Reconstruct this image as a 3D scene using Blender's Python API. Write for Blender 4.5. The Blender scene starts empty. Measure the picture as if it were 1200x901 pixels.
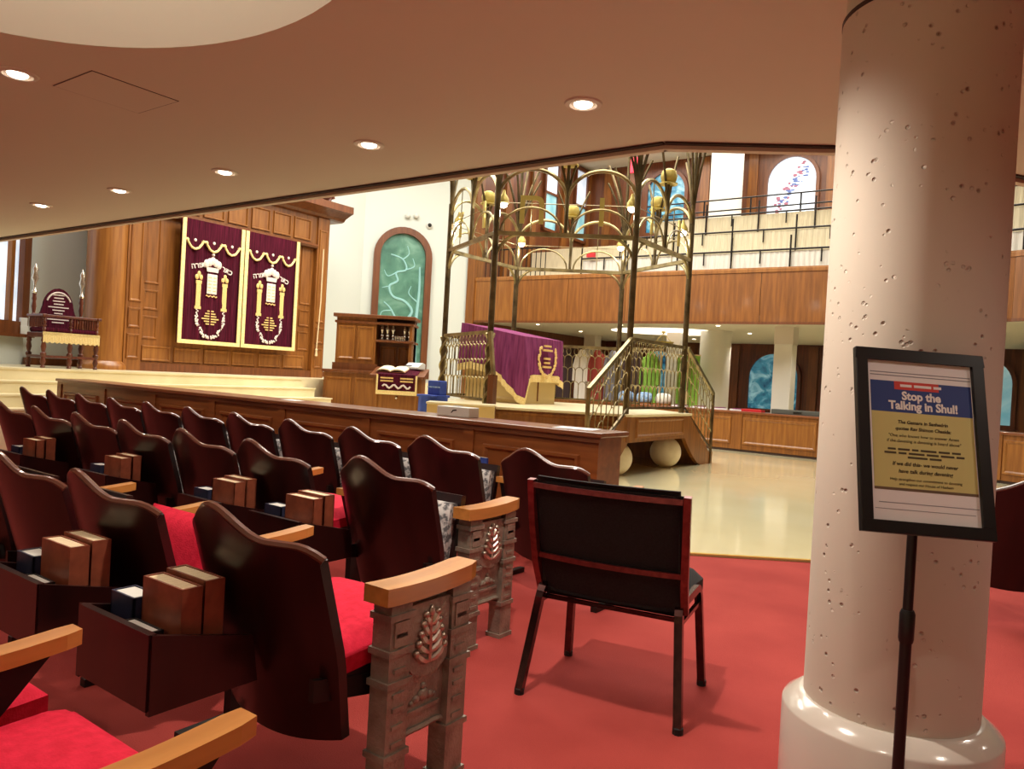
import bpy, bmesh, math, random
from mathutils import Vector, Matrix, Euler
random.seed(7)
SC = bpy.context.scene
COL = SC.collection
PI = math.pi
# ------------------------------------------------------------------ camera
FPX, EYE = 880.0, 1.25
PITCH, ROLL = math.atan(9/880), math.atan(.056)
cam_d = bpy.data.cameras.new('camera'); cam = bpy.data.objects.new('camera', cam_d); COL.objects.link(cam)
cam_d.sensor_width = 36.0; cam_d.lens = FPX*36/1200; cam_d.clip_start = .05
_fw = Vector((0, math.cos(PITCH), -math.sin(PITCH))); _u0 = Vector((0, math.sin(PITCH), math.cos(PITCH))); _r0 = Vector((1, 0, 0))
_rt = _r0*math.cos(ROLL)+_u0*math.sin(ROLL); _up = _u0*math.cos(ROLL)-_r0*math.sin(ROLL)
_m = Matrix((_rt, _up, -_fw)).transposed().to_4x4(); _m.translation = (0, 0, EYE)
cam.matrix_world = _m
SC.camera = cam
# the room is turned against the view: room axes p (right along the seat rows) and q (towards the far balcony)
RZ = -math.radians(35.4)
CZ, SZ = math.cos(RZ), math.sin(RZ)
def W(p, q, z=0.0): return Vector((CZ*p-SZ*q, SZ*p+CZ*q, z))
def room(X, Y): return (CZ*X+SZ*Y, -SZ*X+CZ*Y)
# ------------------------------------------------------------------ world, exposure, lights
wd = bpy.data.worlds.new('world'); SC.world = wd; wd.use_nodes = True
wd.node_tree.nodes['Background'].inputs[0].default_value = (1, .86, .7, 1)
wd.node_tree.nodes['Background'].inputs[1].default_value = .05
SC.view_settings.view_transform = 'Standard'; SC.view_settings.look = 'None'
SC.view_settings.exposure = 0.0; SC.view_settings.gamma = 1.0; SC.view_settings.use_curve_mapping = False
SC.cycles.use_denoising = True
SC.cycles.max_bounces = 8; SC.cycles.diffuse_bounces = 5; SC.cycles.sample_clamp_indirect = 6
SC.cycles.caustics_reflective = False; SC.cycles.caustics_refractive = False
WARM = (1.0, .88, .74); NEUT = (1.0, .97, .88)
def area(name, loc, sx, sy, watt, col, rot=(0, 0, 0)):
    l = bpy.data.lights.new(name, 'AREA'); l.shape = 'RECTANGLE'; l.size = sx; l.size_y = sy; l.energy = watt; l.color = col
    o = bpy.data.objects.new(name, l); COL.objects.link(o); o.location = loc; o.rotation_euler = rot; return o
def spot(name, loc, watt, col=WARM, ang=120, blend=.6, r=.04):
    l = bpy.data.lights.new(name, 'SPOT'); l.energy = watt; l.color = col; l.spot_size = math.radians(ang); l.spot_blend = blend; l.shadow_soft_size = r
    o = bpy.data.objects.new(name, l); COL.objects.link(o); o.location = loc; return o
# unseen area light added above the frame: lights bimah, ark, far balcony
area('hall_fill', W(-6.1, 9.9, 7.85), 7.5, 7.5, 1320, NEUT, (0, 0, RZ))
area('balcony_light', W(-5.0, 18.5, 7.85), 13, 4.0, 650, NEUT, (0, 0, RZ))
area('ark_fill', W(-11.4, 8.0, 7.6), 1.6, 7.0, 520, NEUT, (0, 0, RZ))  # unseen, added to brighten the ark and the wall beside it
for q_ in (7.3, 9.8):
    o = spot('ark_fill_spot', W(-8.2, q_, 7.2), 420, NEUT, 50, .8, .15)  # unseen wall-wash spots added to brighten the ark front
    o.rotation_euler = (W(-12.6, 8.5+(q_-8.5)*.5, 2.4)-W(-8.2, q_, 7.2)).to_track_quat('-Z', 'Y').to_euler()
SOFFIT = 2.65
NEAR_DOWN = [(-4.34, 1.62), (-1.98, 3.27), (-3.52, 3.27), (-5.04, 3.27), (-6.51, 3.24), (-7.97, 3.23)]
HIDDEN_DOWN = [(-.45, 3.4), (-5.9, 1.6), (-1.45, 2.05), (-.2, .9), (1.3, 4.8), (-2.6, -2.4), (-4.6, -2.4), (-.8, -2.4), (1.6, 2.2), (2.8, 5.8), (1.2, -2.4), (-7.0, -2.4), (3.4, -2.4)]  # unseen lamps; the rearmost row is added for neutral bounce light
for i, (p, q) in enumerate(NEAR_DOWN+HIDDEN_DOWN):
    spot('downlight_lamp', W(p, q, SOFFIT-.035), 170 if (p, q) == (-1.45, 2.05) else (20 if (p, q) in ((-.45, 3.4), (-.2, .9), (-1.98, 3.27)) else (40 if q > -.8 else 70)), WARM, 140)
FAR_DOWN = [(p, q) for q in (16.2, 18.4, 20.8) for p in (-10.8, -8.4, -6.0, -3.6, -1.0)]
for (p, q) in FAR_DOWN:
    spot('downlight_lamp', W(p, q, SOFFIT-.035), 55, WARM)
# ------------------------------------------------------------------ materials
def lin(c):
    return tuple((v/255/12.92 if v/255 <= .04045 else ((v/255+.055)/1.055)**2.4) for v in c)+(1,)
MATS = {}
def mat(name, col, rough=.5, metal=0.0, col2=None, scale=6.0, stretch=(1, 1, 1), bump=0.0, bscale=60.0, coat=0.0, sheen=0.0, spec=.5, lo=.35, hi=.65, detail=5.0, emit=None, estr=0.0, trans=0.0):
    m = bpy.data.materials.new(name); m.use_nodes = True; nt = m.node_tree; b = nt.nodes['Principled BSDF']
    b.inputs['Roughness'].default_value = rough; b.inputs['Metallic'].default_value = metal
    b.inputs['Specular IOR Level'].default_value = spec
    b.inputs['Coat Weight'].default_value = coat; b.inputs['Coat Roughness'].default_value = .12
    b.inputs['Sheen Weight'].default_value = sheen
    b.inputs['Transmission Weight'].default_value = trans
    b.inputs['Base Color'].default_value = lin(col)
    if emit: b.inputs['Emission Color'].default_value = lin(emit); b.inputs['Emission Strength'].default_value = estr
    if col2 or bump:
        tc = nt.nodes.new('ShaderNodeTexCoord'); mp = nt.nodes.new('ShaderNodeMapping'); nt.links.new(tc.outputs['Object'], mp.inputs[0])
        mp.inputs['Scale'].default_value = stretch
    if col2:
        nz = nt.nodes.new('ShaderNodeTexNoise'); nz.inputs['Scale'].default_value = scale; nz.inputs['Detail'].default_value = detail
        nt.links.new(mp.outputs[0], nz.inputs[0])
        rp = nt.nodes.new('ShaderNodeValToRGB'); rp.color_ramp.elements[0].position = lo; rp.color_ramp.elements[1].position = hi
        rp.color_ramp.elements[0].color = lin(col); rp.color_ramp.elements[1].color = lin(col2)
        nt.links.new(nz.outputs['Fac'], rp.inputs[0]); nt.links.new(rp.outputs[0], b.inputs['Base Color'])
    if bump:
        n2 = nt.nodes.new('ShaderNodeTexNoise'); n2.inputs['Scale'].default_value = bscale; n2.inputs['Detail'].default_value = 3
        nt.links.new(mp.outputs[0], n2.inputs[0])
        bp = nt.nodes.new('ShaderNodeBump'); bp.inputs['Strength'].default_value = bump; bp.inputs['Distance'].default_value = .01
        nt.links.new(n2.outputs['Fac'], bp.inputs['Height']); nt.links.new(bp.outputs[0], b.inputs['Normal'])
    MATS[name] = m; return m
GR = (9, 9, .7)
mat('oak', (112, 65, 22), .38, col2=(140, 86, 34), scale=2.2, stretch=GR, coat=.15)
mat('oak_light', (126, 75, 28), .38, col2=(150, 97, 42), scale=2.2, stretch=GR, coat=.15)
mat('oak_deep', (92, 47, 18), .4, col2=(114, 63, 27), scale=2.2, stretch=GR, coat=.1)
mat('walnut_wall', (74, 30, 16), .42, col2=(100, 46, 24), scale=2.0, stretch=GR)
mat('pew_wood', (118, 64, 30), .35, col2=(144, 84, 42), scale=2.0, stretch=(.8, 6, 9), coat=.2)
mat('ledge_wood', (112, 62, 36), .3, col2=(134, 80, 48), scale=2.0, stretch=(.8, 6, 9), coat=.3)
mat('mahogany', (26, 8, 8), .3, col2=(40, 12, 11), scale=2.0, stretch=(8, 8, .8), coat=.12)
mat('mahogany_edge', (92, 52, 40), .28, coat=.4)
mat('arm_wood', (180, 118, 56), .28, col2=(202, 138, 70), scale=2.5, stretch=(9, .8, 9), coat=.4)
mat('velvet_red', (196, 24, 52), .85, col2=(214, 34, 64), scale=40, bump=.2, bscale=220, spec=.2)
mat('seat_cover_grey', (88, 88, 92), .7, col2=(196, 192, 190), scale=45, lo=.42, hi=.58)
mat('carpet', (160, 62, 58), .95, col2=(176, 73, 67), scale=1.6, bump=.5, bscale=260, spec=.15)
mat('marble', (228, 216, 172), .1, col2=(236, 227, 190), scale=.5, coat=.5)
mat('marble_border', (226, 190, 104), .15)
mat('ceiling_paint', (204, 198, 182), .85)
mat('white_paint', (216, 213, 203), .8)
mat('white_cool', (208, 213, 207), .8)
mat('cream_stone', (220, 206, 166), .3, col2=(230, 217, 180), scale=3, coat=.2)
mat('edge_dark', (48, 24, 16), .5)
mat('edge_light', (196, 178, 158), .6)
mat('base_gloss', (208, 200, 190), .16, coat=.5)
mat('iron', (130, 118, 106), .45, metal=.3, col2=(158, 146, 132), scale=14, bump=.35, bscale=90)
mat('iron_dark', (40, 34, 32), .45, metal=.6)
mat('iron_bright', (196, 186, 172), .3, metal=.9)
mat('black_fabric', (15, 14, 16), .9, col2=(26, 25, 28), scale=120, bump=.4, bscale=300)
mat('black_paint', (14, 14, 15), .38)
mat('chair_tube', (66, 46, 46), .2, metal=.9, col2=(86, 58, 56), scale=30)
mat('chair_trim', (110, 50, 50), .3, metal=.6, col2=(132, 64, 62), scale=40)
mat('rubber', (12, 12, 12), .7)
mat('bronze', (120, 106, 74), .34, metal=.8, col2=(168, 152, 108), scale=6)
mat('bronze_dark', (78, 66, 44), .36, metal=.8, col2=(116, 100, 70), scale=6)
mat('brass_plate', (182, 160, 84), .45, metal=.45)
mat('velvet_maroon', (46, 8, 19), .9, col2=(84, 20, 40), scale=5, stretch=(14, 1, .4), spec=.1)  # lighter vertical streaks paint the light on curtain folds into the colour
mat('velvet_purple', (102, 38, 78), .85, col2=(132, 60, 102), scale=4, stretch=(8, 8, .6), spec=.15)
mat('gold_trim', (222, 192, 122), .6, col2=(238, 216, 156), scale=60)
mat('gold_thread', (226, 196, 130), .5, col2=(206, 164, 92), scale=80)
mat('silver_thread', (226, 214, 206), .5, col2=(196, 176, 168), scale=80)
mat('silver', (214, 208, 196), .22, metal=.9)
mat('page_cream', (244, 228, 194), .8, col2=(206, 186, 148), scale=30, stretch=(1, 40, 1))
mat('page_white', (214, 214, 208), .8)
mat('book_brown', (118, 58, 38), .45, col2=(140, 74, 50), scale=20)
mat('book_navy', (30, 34, 58), .5, col2=(40, 44, 70), scale=20)
mat('book_black', (24, 18, 20), .5)
mat('paper', (236, 234, 236), .55)
mat('paper_yellow', (206, 198, 128), .6)
mat('print_blue', (44, 66, 132), .6)
mat('print_red', (206, 66, 58), .6)
mat('print_brown', (104, 84, 62), .6)
mat('print_ink', (78, 68, 40), .6)
mat('print_white', (240, 238, 236), .6)
mat('print_grey', (140, 140, 150), .6)
mat('sphere_stone', (222, 206, 176), .45, col2=(232, 218, 190), scale=8)
mat('blue_cloth', (44, 66, 150), .8, col2=(54, 80, 168), scale=12)
mat('light_blue', (96, 140, 190), .8, col2=(170, 190, 210), scale=25)
mat('teal_cloth', (60, 120, 140), .8)
mat('green_cloth', (120, 168, 60), .8, col2=(140, 186, 76), scale=10)
mat('grey_cloth', (120, 120, 130), .8)
mat('white_cloth', (232, 226, 214), .85, col2=(206, 200, 188), scale=9, stretch=(14, 14, .3))
mat('dark_coat', (58, 40, 40), .8)
mat('red_coat', (140, 50, 40), .8)
mat('cream_cloth', (226, 214, 186), .85, col2=(198, 186, 158), scale=8, stretch=(16, 16, .3))
mat('box_white', (206, 206, 200), .5)
mat('cream_laminate', (206, 178, 120), .45)
mat('dark_grey', (70, 70, 66), .6)
mat('red_plastic', (190, 30, 40), .5)
mat('exit_red', (220, 40, 60), .5, emit=(255, 50, 70), estr=2.0)
mat('lamp_glow', (255, 244, 226), .5, emit=(255, 238, 212), estr=9)
mat('cove_glow', (255, 248, 238), .8, emit=(255, 244, 224), estr=1.7)
mat('lamp_trim', (206, 196, 184), .4)
mat('cord', (214, 190, 150), .7)
def concrete():
    m = mat('concrete', (206, 188, 172), .7); nt = m.node_tree; b = nt.nodes['Principled BSDF']
    tc = nt.nodes.new('ShaderNodeTexCoord')
    vo = nt.nodes.new('ShaderNodeTexVoronoi'); vo.inputs['Scale'].default_value = 32; vo.inputs['Randomness'].default_value = 1
    nz = nt.nodes.new('ShaderNodeTexNoise'); nz.inputs['Scale'].default_value = 11; nz.inputs['Detail'].default_value = 4
    nt.links.new(tc.outputs['Object'], vo.inputs[0]); nt.links.new(tc.outputs['Object'], nz.inputs[0])
    r1 = nt.nodes.new('ShaderNodeMapRange'); r1.inputs[1].default_value = .06; r1.inputs[2].default_value = .22; nt.links.new(vo.outputs['Distance'], r1.inputs[0])
    r2 = nt.nodes.new('ShaderNodeMapRange'); r2.inputs[1].default_value = .50; r2.inputs[2].default_value = .62; r2.inputs[3].default_value = 1; r2.inputs[4].default_value = 0; nt.links.new(nz.outputs['Fac'], r2.inputs[0])
    mx = nt.nodes.new('ShaderNodeMath'); mx.operation = 'MAXIMUM'; nt.links.new(r1.outputs[0], mx.inputs[0]); nt.links.new(r2.outputs[0], mx.inputs[1])
    bp = nt.nodes.new('ShaderNodeBump'); bp.inputs['Strength'].default_value = .8; bp.inputs['Distance'].default_value = .012
    nt.links.new(mx.outputs[0], bp.inputs['Height']); nt.links.new(bp.outputs[0], b.inputs['Normal'])
    rp = nt.nodes.new('ShaderNodeValToRGB'); rp.color_ramp.elements[0].color = lin((150, 128, 112)); rp.color_ramp.elements[1].color = lin((204, 194, 180)); rp.color_ramp.elements[1].position = .7
    nt.links.new(mx.outputs[0], rp.inputs[0]); nt.links.new(rp.outputs[0], b.inputs['Base Color'])
concrete()
def art_glass(name, c1, c2, c3, glow, scale=3.0):
    m = mat(name, c1, .25); nt = m.node_tree; b = nt.nodes['Principled BSDF']
    tc = nt.nodes.new('ShaderNodeTexCoord'); nz = nt.nodes.new('ShaderNodeTexNoise'); nz.inputs['Scale'].default_value = scale; nz.inputs['Detail'].default_value = 6; nz.inputs['Distortion'].default_value = 1.2
    nt.links.new(tc.outputs['Object'], nz.inputs[0]); rp = nt.nodes.new('ShaderNodeValToRGB')
    e = rp.color_ramp.elements; e[0].position = .3; e[0].color = lin(c1); e[1].position = .68; e[1].color = lin(c3); k = e.new(.5); k.color = lin(c2)
    nt.links.new(nz.outputs['Fac'], rp.inputs[0]); nt.links.new(rp.outputs[0], b.inputs['Base Color']); nt.links.new(rp.outputs[0], b.inputs['Emission Color'])
    b.inputs['Emission Strength'].default_value = glow
art_glass('glass_green', (66, 106, 92), (86, 130, 112), (116, 156, 138), .12, 2.0)
mat('glass_tree', (140, 186, 184), .3, emit=(140, 190, 190), estr=.15)
art_glass('glass_blue', (30, 66, 100), (60, 136, 168), (150, 200, 216), .35, 2.6)
art_glass('glass_pale', (176, 190, 214), (204, 216, 230), (226, 232, 238), .75, 1.5)
art_glass('glass_sky', (110, 176, 196), (150, 200, 212), (190, 220, 226), .35, 1.2)
mat('glass_figure', (150, 90, 110), .3, emit=(150, 90, 120), estr=.3)
mat('glass_figure_blue', (80, 100, 160), .3, emit=(80, 100, 160), estr=.3)
# ------------------------------------------------------------------ mesh helpers
class MB:
    def __init__(s): s.v = []; s.f = []
    def add(s, vs, fs, M=None):
        k = len(s.v)
        s.v += [tuple(M @ Vector(v)) if M is not None else tuple(v) for v in vs]
        s.f += [tuple(i+k for i in f) for f in fs]; return s
    def box(s, x0, x1, y0, y1, z0, z1, M=None):
        v = [(x0, y0, z0), (x1, y0, z0), (x1, y1, z0), (x0, y1, z0), (x0, y0, z1), (x1, y0, z1), (x1, y1, z1), (x0, y1, z1)]
        return s.add(v, [(0, 3, 2, 1), (4, 5, 6, 7), (0, 1, 5, 4), (1, 2, 6, 5), (2, 3, 7, 6), (3, 0, 4, 7)], M)
    def prism(s, pts, d, axis='y', o=0.0, M=None):
        # outline pts (u,v) extruded by d: axis y -> (u,o..o+d,v); z -> (u,v,o..o+d); x -> (o..o+d,u,v)
        n = len(pts)
        def P(u, v, t): return (u, t, v) if axis == 'y' else ((u, v, t) if axis == 'z' else (t, u, v))
        vs = [P(u, v, o) for u, v in pts]+[P(u, v, o+d) for u, v in pts]
        fs = [tuple(range(n)), tuple(range(2*n-1, n-1, -1))]+[(i, i+n, (i+1) % n+n, (i+1) % n) for i in range(n)]
        return s.add(vs, fs, M)
    def tube(s, path, r, n=8, caps=True, closed=False, M=None):
        path = [Vector(p) for p in path]; L = len(path); rs = r if isinstance(r, (list, tuple)) else [r]*L
        vs = []; prev = None
        for i, p in enumerate(path):
            a = path[(i-1) % L] if (i > 0 or closed) else p; b = path[(i+1) % L] if (i < L-1 or closed) else p
            t = (b-a).normalized() if (b-a).length > 1e-9 else Vector((0, 0, 1))
            if prev is None:
                h = Vector((0, 0, 1)) if abs(t.z) < .9 else Vector((1, 0, 0))
            else: h = prev
            x = (h-t*h.dot(t)); x = x.normalized() if x.length > 1e-6 else t.orthogonal().normalized()
            y = t.cross(x); prev = x
            for k in range(n):
                an = 2*PI*k/n+(PI/4 if n == 4 else 0); vs.append(p+(x*math.cos(an)+y*math.sin(an))*rs[i])
        fs = []
        for i in range(L if closed else L-1):
            j = (i+1) % L
            for k in range(n):
                fs.append((i*n+k, i*n+(k+1) % n, j*n+(k+1) % n, j*n+k))
        if caps and not closed: fs += [tuple(range(n-1, -1, -1)), tuple(range((L-1)*n, L*n))]
        return s.add(vs, fs, M)
    def lathe(s, prof, n=24, c=(0, 0, 0), M=None):
        vs = []; fs = []
        for r, z in prof:
            for k in range(n): vs.append((c[0]+r*math.cos(2*PI*k/n), c[1]+r*math.sin(2*PI*k/n), c[2]+z))
        for i in range(len(prof)-1):
            for k in range(n): fs.append((i*n+k, i*n+(k+1) % n, (i+1)*n+(k+1) % n, (i+1)*n+k))
        if prof[0][0] > 1e-4: fs.append(tuple(range(n-1, -1, -1)))
        if prof[-1][0] > 1e-4: fs.append(tuple(range((len(prof)-1)*n, len(prof)*n)))
        return s.add(vs, fs, M)
    def sheet(s, fn, nu, nv, th=None, M=None):
        # fn(u,v)->point, u,v in 0..1 ; th: offset vector function or constant Vector for the second face
        A = [[Vector(fn(i/nu, j/nv)) for j in range(nv+1)] for i in range(nu+1)]
        vs = [A[i][j] for i in range(nu+1) for j in range(nv+1)]; idx = lambda i, j: i*(nv+1)+j
        fs = [(idx(i, j), idx(i+1, j), idx(i+1, j+1), idx(i, j+1)) for i in range(nu) for j in range(nv)]
        if th is not None:
            k = len(vs); th = Vector(th); vs += [v+th for v in vs]
            fs += [(k+idx(i, j), k+idx(i, j+1), k+idx(i+1, j+1), k+idx(i+1, j)) for i in range(nu) for j in range(nv)]
            bd = [idx(i, 0) for i in range(nu)]+[idx(nu, j) for j in range(nv)]+[idx(i, nv) for i in range(nu, 0, -1)]+[idx(0, j) for j in range(nv, 0, -1)]
            for a, b in zip(bd, bd[1:]+bd[:1]): fs.append((a, a+k, b+k, b))
        return s.add(vs, fs, M)
    def ball(s, c, r, n=16, m=10, sc=(1, 1, 1), M=None):
        vs = []; fs = []
        for i in range(m+1):
            t = PI*i/m
            for k in range(n): vs.append((c[0]+sc[0]*r*math.sin(t)*math.cos(2*PI*k/n), c[1]+sc[1]*r*math.sin(t)*math.sin(2*PI*k/n), c[2]-sc[2]*r*math.cos(t)))
        for i in range(m):
            for k in range(n): fs.append((i*n+k, i*n+(k+1) % n, (i+1)*n+(k+1) % n, (i+1)*n+k))
        return s.add(vs, fs, M)
    def mesh(s, name, m, smooth=False):
        me = bpy.data.meshes.new(name); me.from_pydata(s.v, [], s.f)
        bm = bmesh.new(); bm.from_mesh(me); bmesh.ops.remove_doubles(bm, verts=bm.verts, dist=1e-5)
        bmesh.ops.recalc_face_normals(bm, faces=bm.faces); bm.to_mesh(me); bm.free()
        me.materials.append(MATS[m])
        if smooth:
            me.polygons.foreach_set('use_smooth', [True]*len(me.polygons)); me.set_sharp_from_angle(angle=math.radians(42))
        return me
    def build(s, name, m, parent=None, smooth=False, bevel=0.0, loc=None, rot=None, label=None, seg=2):
        o = bpy.data.objects.new(name, s.mesh(name, m, smooth)); COL.objects.link(o)
        if bevel:
            b = o.modifiers.new('bevel', 'BEVEL'); b.width = bevel; b.segments = seg; b.limit_method = 'ANGLE'; b.harden_normals = False
        if parent: o.parent = parent
        if loc is not None: o.location = loc
        if rot is not None: o.rotation_euler = rot
        if label: o['label'] = label
        return o
def tag(o, label, cat, group=None):
    o['label'] = label; o['category'] = cat
    if group: o['group'] = group
    return o
def thing(name, label, cat, p, q, z=0.0, rot=0.0, group=None):
    o = bpy.data.objects.new(name, None); COL.objects.link(o); o.empty_display_size = .1
    o.location = W(p, q, z); o.rotation_euler = (0, 0, RZ+rot); return tag(o, label, cat, group)
def struct(name, mb, m, smooth=False, bevel=0.0):
    o = mb.build(name, m, None, smooth, bevel); o.rotation_euler = (0, 0, RZ); o['kind'] = 'structure'; return o
def dup_tree(o, parent=None):
    c = o.copy(); COL.objects.link(c); c.parent = parent
    for ch in list(o.children): dup_tree(ch, c)
    return c
def share(name, src, parent, loc=(0, 0, 0), rot=(0, 0, 0), sc=(1, 1, 1)):
    o = bpy.data.objects.new(name, src.data); COL.objects.link(o); o.parent = parent; o.location = loc; o.rotation_euler = rot; o.scale = sc
    for md in src.modifiers:
        if md.type == 'BEVEL':
            b = o.modifiers.new('bevel', 'BEVEL'); b.width = md.width; b.segments = md.segments; b.limit_method = 'ANGLE'
    return o
FONT = None
def text(name, body, size, m, parent, loc, rot=(PI/2, 0, 0), depth=.001, align='CENTER', xs=1.0, shear=0.0, bold=0.0):
    cu = bpy.data.curves.new(name, 'FONT'); cu.body = body; cu.size = size; cu.extrude = depth; cu.align_x = align; cu.align_y = 'CENTER'; cu.shear = shear; cu.offset = bold
    cu.resolution_u = 3
    t = bpy.data.objects.new(name, cu); COL.objects.link(t)
    me = bpy.data.meshes.new_from_object(t.evaluated_get(bpy.context.evaluated_depsgraph_get())); me.name = name
    bpy.data.objects.remove(t); bpy.data.curves.remove(cu)
    me.materials.clear(); me.materials.append(MATS[m])
    o = bpy.data.objects.new(name, me); COL.objects.link(o); o.parent = parent; o.location = loc; o.rotation_euler = rot; o.scale = (xs, 1, 1); return o
def arc(cx, cy, rx, ry, a0, a1, n): return [(cx+rx*math.cos(a0+(a1-a0)*i/n), cy+ry*math.sin(a0+(a1-a0)*i/n)) for i in range(n+1)]
def raised_panel(parent, x0, x1, z0, z1, y, m='oak', name='panel', d=.02, mold=.045):
    # a framed panel proud of the plane y (front is -y): moulding ring plus a raised field
    a = MB()
    def ring(u0, u1, w0, w1, yy): return [(u0, yy, w0), (u1, yy, w0), (u1, yy, w1), (u0, yy, w1)]
    L = [ring(x0, x1, z0, z1, y), ring(x0+.008, x1-.008, z0+.008, z1-.008, y-d), ring(x0+mold*.6, x1-mold*.6, z0+mold*.6, z1-mold*.6, y-d), ring(x0+mold, x1-mold, z0+mold, z1-mold, y-.002)]
    for A, B in zip(L, L[1:]):
        k = len(a.v); a.v += A+B; a.f += [(k+i, k+(i+1) % 4, k+4+(i+1) % 4, k+4+i) for i in range(4)]
    k = len(a.v); a.v += L[-1]; a.f.append((k, k+1, k+2, k+3))
    return a.build(name, m, parent)
ORD = ['first', 'second', 'third', 'fourth', 'fifth', 'sixth', 'seventh', 'eighth', 'ninth', 'tenth', 'eleventh', 'twelfth']
# ================================================================== the setting
struct('floor', MB().prism([(-16, -4.2), (9.2, -4.2), (9.2, 23.2), (-16, 23.2)], .3, 'z', -.3), 'carpet')
MARB = [(-10.3, 4.93), (-2.65, 4.93), (-2.14, 5.30), (-1.32, 5.87), (6.0, 10.95), (6.0, 22.6), (-12.2, 22.6), (-12.2, 13.0), (-10.3, 12.0)]
struct('floor_bounce', MB().box(-12.2, 9.1, -4.1, -1.3, -.004, .012), 'marble')  # unseen pale floor added behind the seats to bounce neutral light
struct('floor_marble', MB().prism(MARB, .016, 'z', -.004), 'marble')
b = MB()
bl = [(-10.3, 4.93), (-2.65, 4.93), (-2.14, 5.30), (-1.32, 5.87), (6.0, 10.95)]
for (p0, q0), (p1, q1) in zip(bl, bl[1:]):
    d = Vector((p1-p0, q1-q0)).normalized()*.03; n = Vector((-d.y, d.x))
    b.prism([(p0, q0), (p1, q1), (p1+n.x, q1+n.y), (p0+n.x, q0+n.y)], .022, 'z', -.002)
struct('trim_1', b, 'marble_border')
# near soffit with its oval cove
EDGE = [(-14.0, 3.97), (-1.87, 4.02), (-1.02, 4.50), (-.28, 5.41), (.75, 7.0), (2.4, 9.6), (2.6, 12.4), (9.1, 12.4)]
outer = [(-16, -4.1), (-16, 3.97)]+EDGE+[(9.1, -4.1)]
CP, CQ, CA, CB = -2.70, .90, 1.29, 1.06
hole = [(CP+CA*math.cos(t), CQ+CB*math.sin(t)) for t in [2*PI*i/64 for i in range(64)]]
bm = bmesh.new()
def loop(pts, z):
    vs = [bm.verts.new((p, q, z)) for p, q in pts]; return [bm.edges.new((a, c)) for a, c in zip(vs, vs[1:]+vs[:1])]
es = loop(outer, SOFFIT)+loop(hole, SOFFIT)
bmesh.ops.triangle_fill(bm, edges=es, use_beauty=True)
me = bpy.data.meshes.new('ceiling'); bm.to_mesh(me); bm.free(); me.materials.append(MATS['ceiling_paint'])
o = bpy.data.objects.new('ceiling', me); COL.objects.link(o); o.rotation_euler = (0, 0, RZ); o['kind'] = 'structure'
b = MB(); n = 64
for i in range(n):
    (p0, q0), (p1, q1) = hole[i], hole[(i+1) % n]
    k = len(b.v)
    s0 = .93; r = [(p0, q0, SOFFIT), (p1, q1, SOFFIT), (CP+(p1-CP)*s0, CQ+(q1-CQ)*s0, SOFFIT+.2), (CP+(p0-CP)*s0, CQ+(q0-CQ)*s0, SOFFIT+.2)]
    b.v += r; b.f.append((k, k+1, k+2, k+3))
struct('ceiling_cove', b, 'ceiling_paint', smooth=True)
b = MB(); b.v = [(CP+(p-CP)*1.02, CQ+(q-CQ)*1.02, SOFFIT+.21) for p, q in hole]; b.f = [tuple(range(64))]
b.add([(p, q, z+.06) for p, q, z in b.v], [tuple(range(63, -1, -1))])
tag(struct('ceiling_light_dome', b, 'cove_glow'), 'glowing white oval light dome recessed in the near ceiling', 'light')
bpy.data.objects['ceiling_light_dome'].pop('kind')
# slab edge above the soffit: dark reveal line, pale lip, parapet of the near gallery (out of view, keeps the light out)
def strip(pts, z0, z1, off, th):
    b = MB()
    for i, ((p0, q0), (p1, q1)) in enumerate(zip(pts, pts[1:])):
        d = Vector((p1-p0, q1-q0)).normalized(); n = Vector((-d.y, d.x))
        a = [(p0+n.x*off, q0+n.y*off), (p1+n.x*off, q1+n.y*off), (p1+n.x*(off+th), q1+n.y*(off+th)), (p0+n.x*(off+th), q0+n.y*(off+th))]
        b.prism(a, z1-z0, 'z', z0)
    return b
struct('trim_2', strip(EDGE, SOFFIT-.012, SOFFIT+.03, -.03, .035), 'edge_dark')
struct('trim_3', strip(EDGE, SOFFIT-.035, SOFFIT+.05, .0, .05), 'edge_light')
struct('wall_near_gallery', strip(EDGE, SOFFIT+.05, 3.75, -.02, .1), 'oak')
# walls
def wall(name, p0, q0, p1, q1, z0, z1, m, th=.12):
    d = Vector((p1-p0, q1-q0)).normalized(); n = Vector((-d.y, d.x))*th
    return struct(name, MB().prism([(p0, q0), (p1, q1), (p1+n.x, q1+n.y), (p0+n.x, q0+n.y)], z1-z0, 'z', z0), m)
HI = 8.0
wall('wall_left', -14, 5.5, -14, 13.0, 0, HI, 'white_cool')
wall('wall_left_diagonal', -12.2, 3.4, -14, 5.5, 0, HI, 'white_cool')
wall('wall_left_rear', -12.2, -4, -12.2, 3.4, 0, HI, 'oak')
wall('wall_far_diagonal', -14, 13.0, -12.3, 15.2, 0, HI, 'white_cool')
wall('wall_far_side', -12.3, 15.2, -12.3, 22.8, 0, HI, 'oak_deep')
wall('wall_far', -12.3, 22.7, 9.1, 22.7, 0, SOFFIT, 'walnut_wall')
wall('wall_far_gallery', -12.3, 21.0, 9.1, 21.0, SOFFIT+.1, HI, 'oak_deep')
wall('wall_right', 9.1, 23, 9.1, -4.1, 0, HI, 'white_paint')
wall('wall_rear', 9.1, -4.1, -12.3, -4.1, 0, HI, 'white_paint')
struct('ceiling_hall', MB().prism([(-16, -4.2), (9.2, -4.2), (9.2, 23.2), (-16, 23.2)], .1, 'z', HI), 'ceiling_paint')
FE = [(-12.3, 15.12), (-3.3, 15.3), (-.5, 14.55), (2.9, 12.6)]
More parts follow.
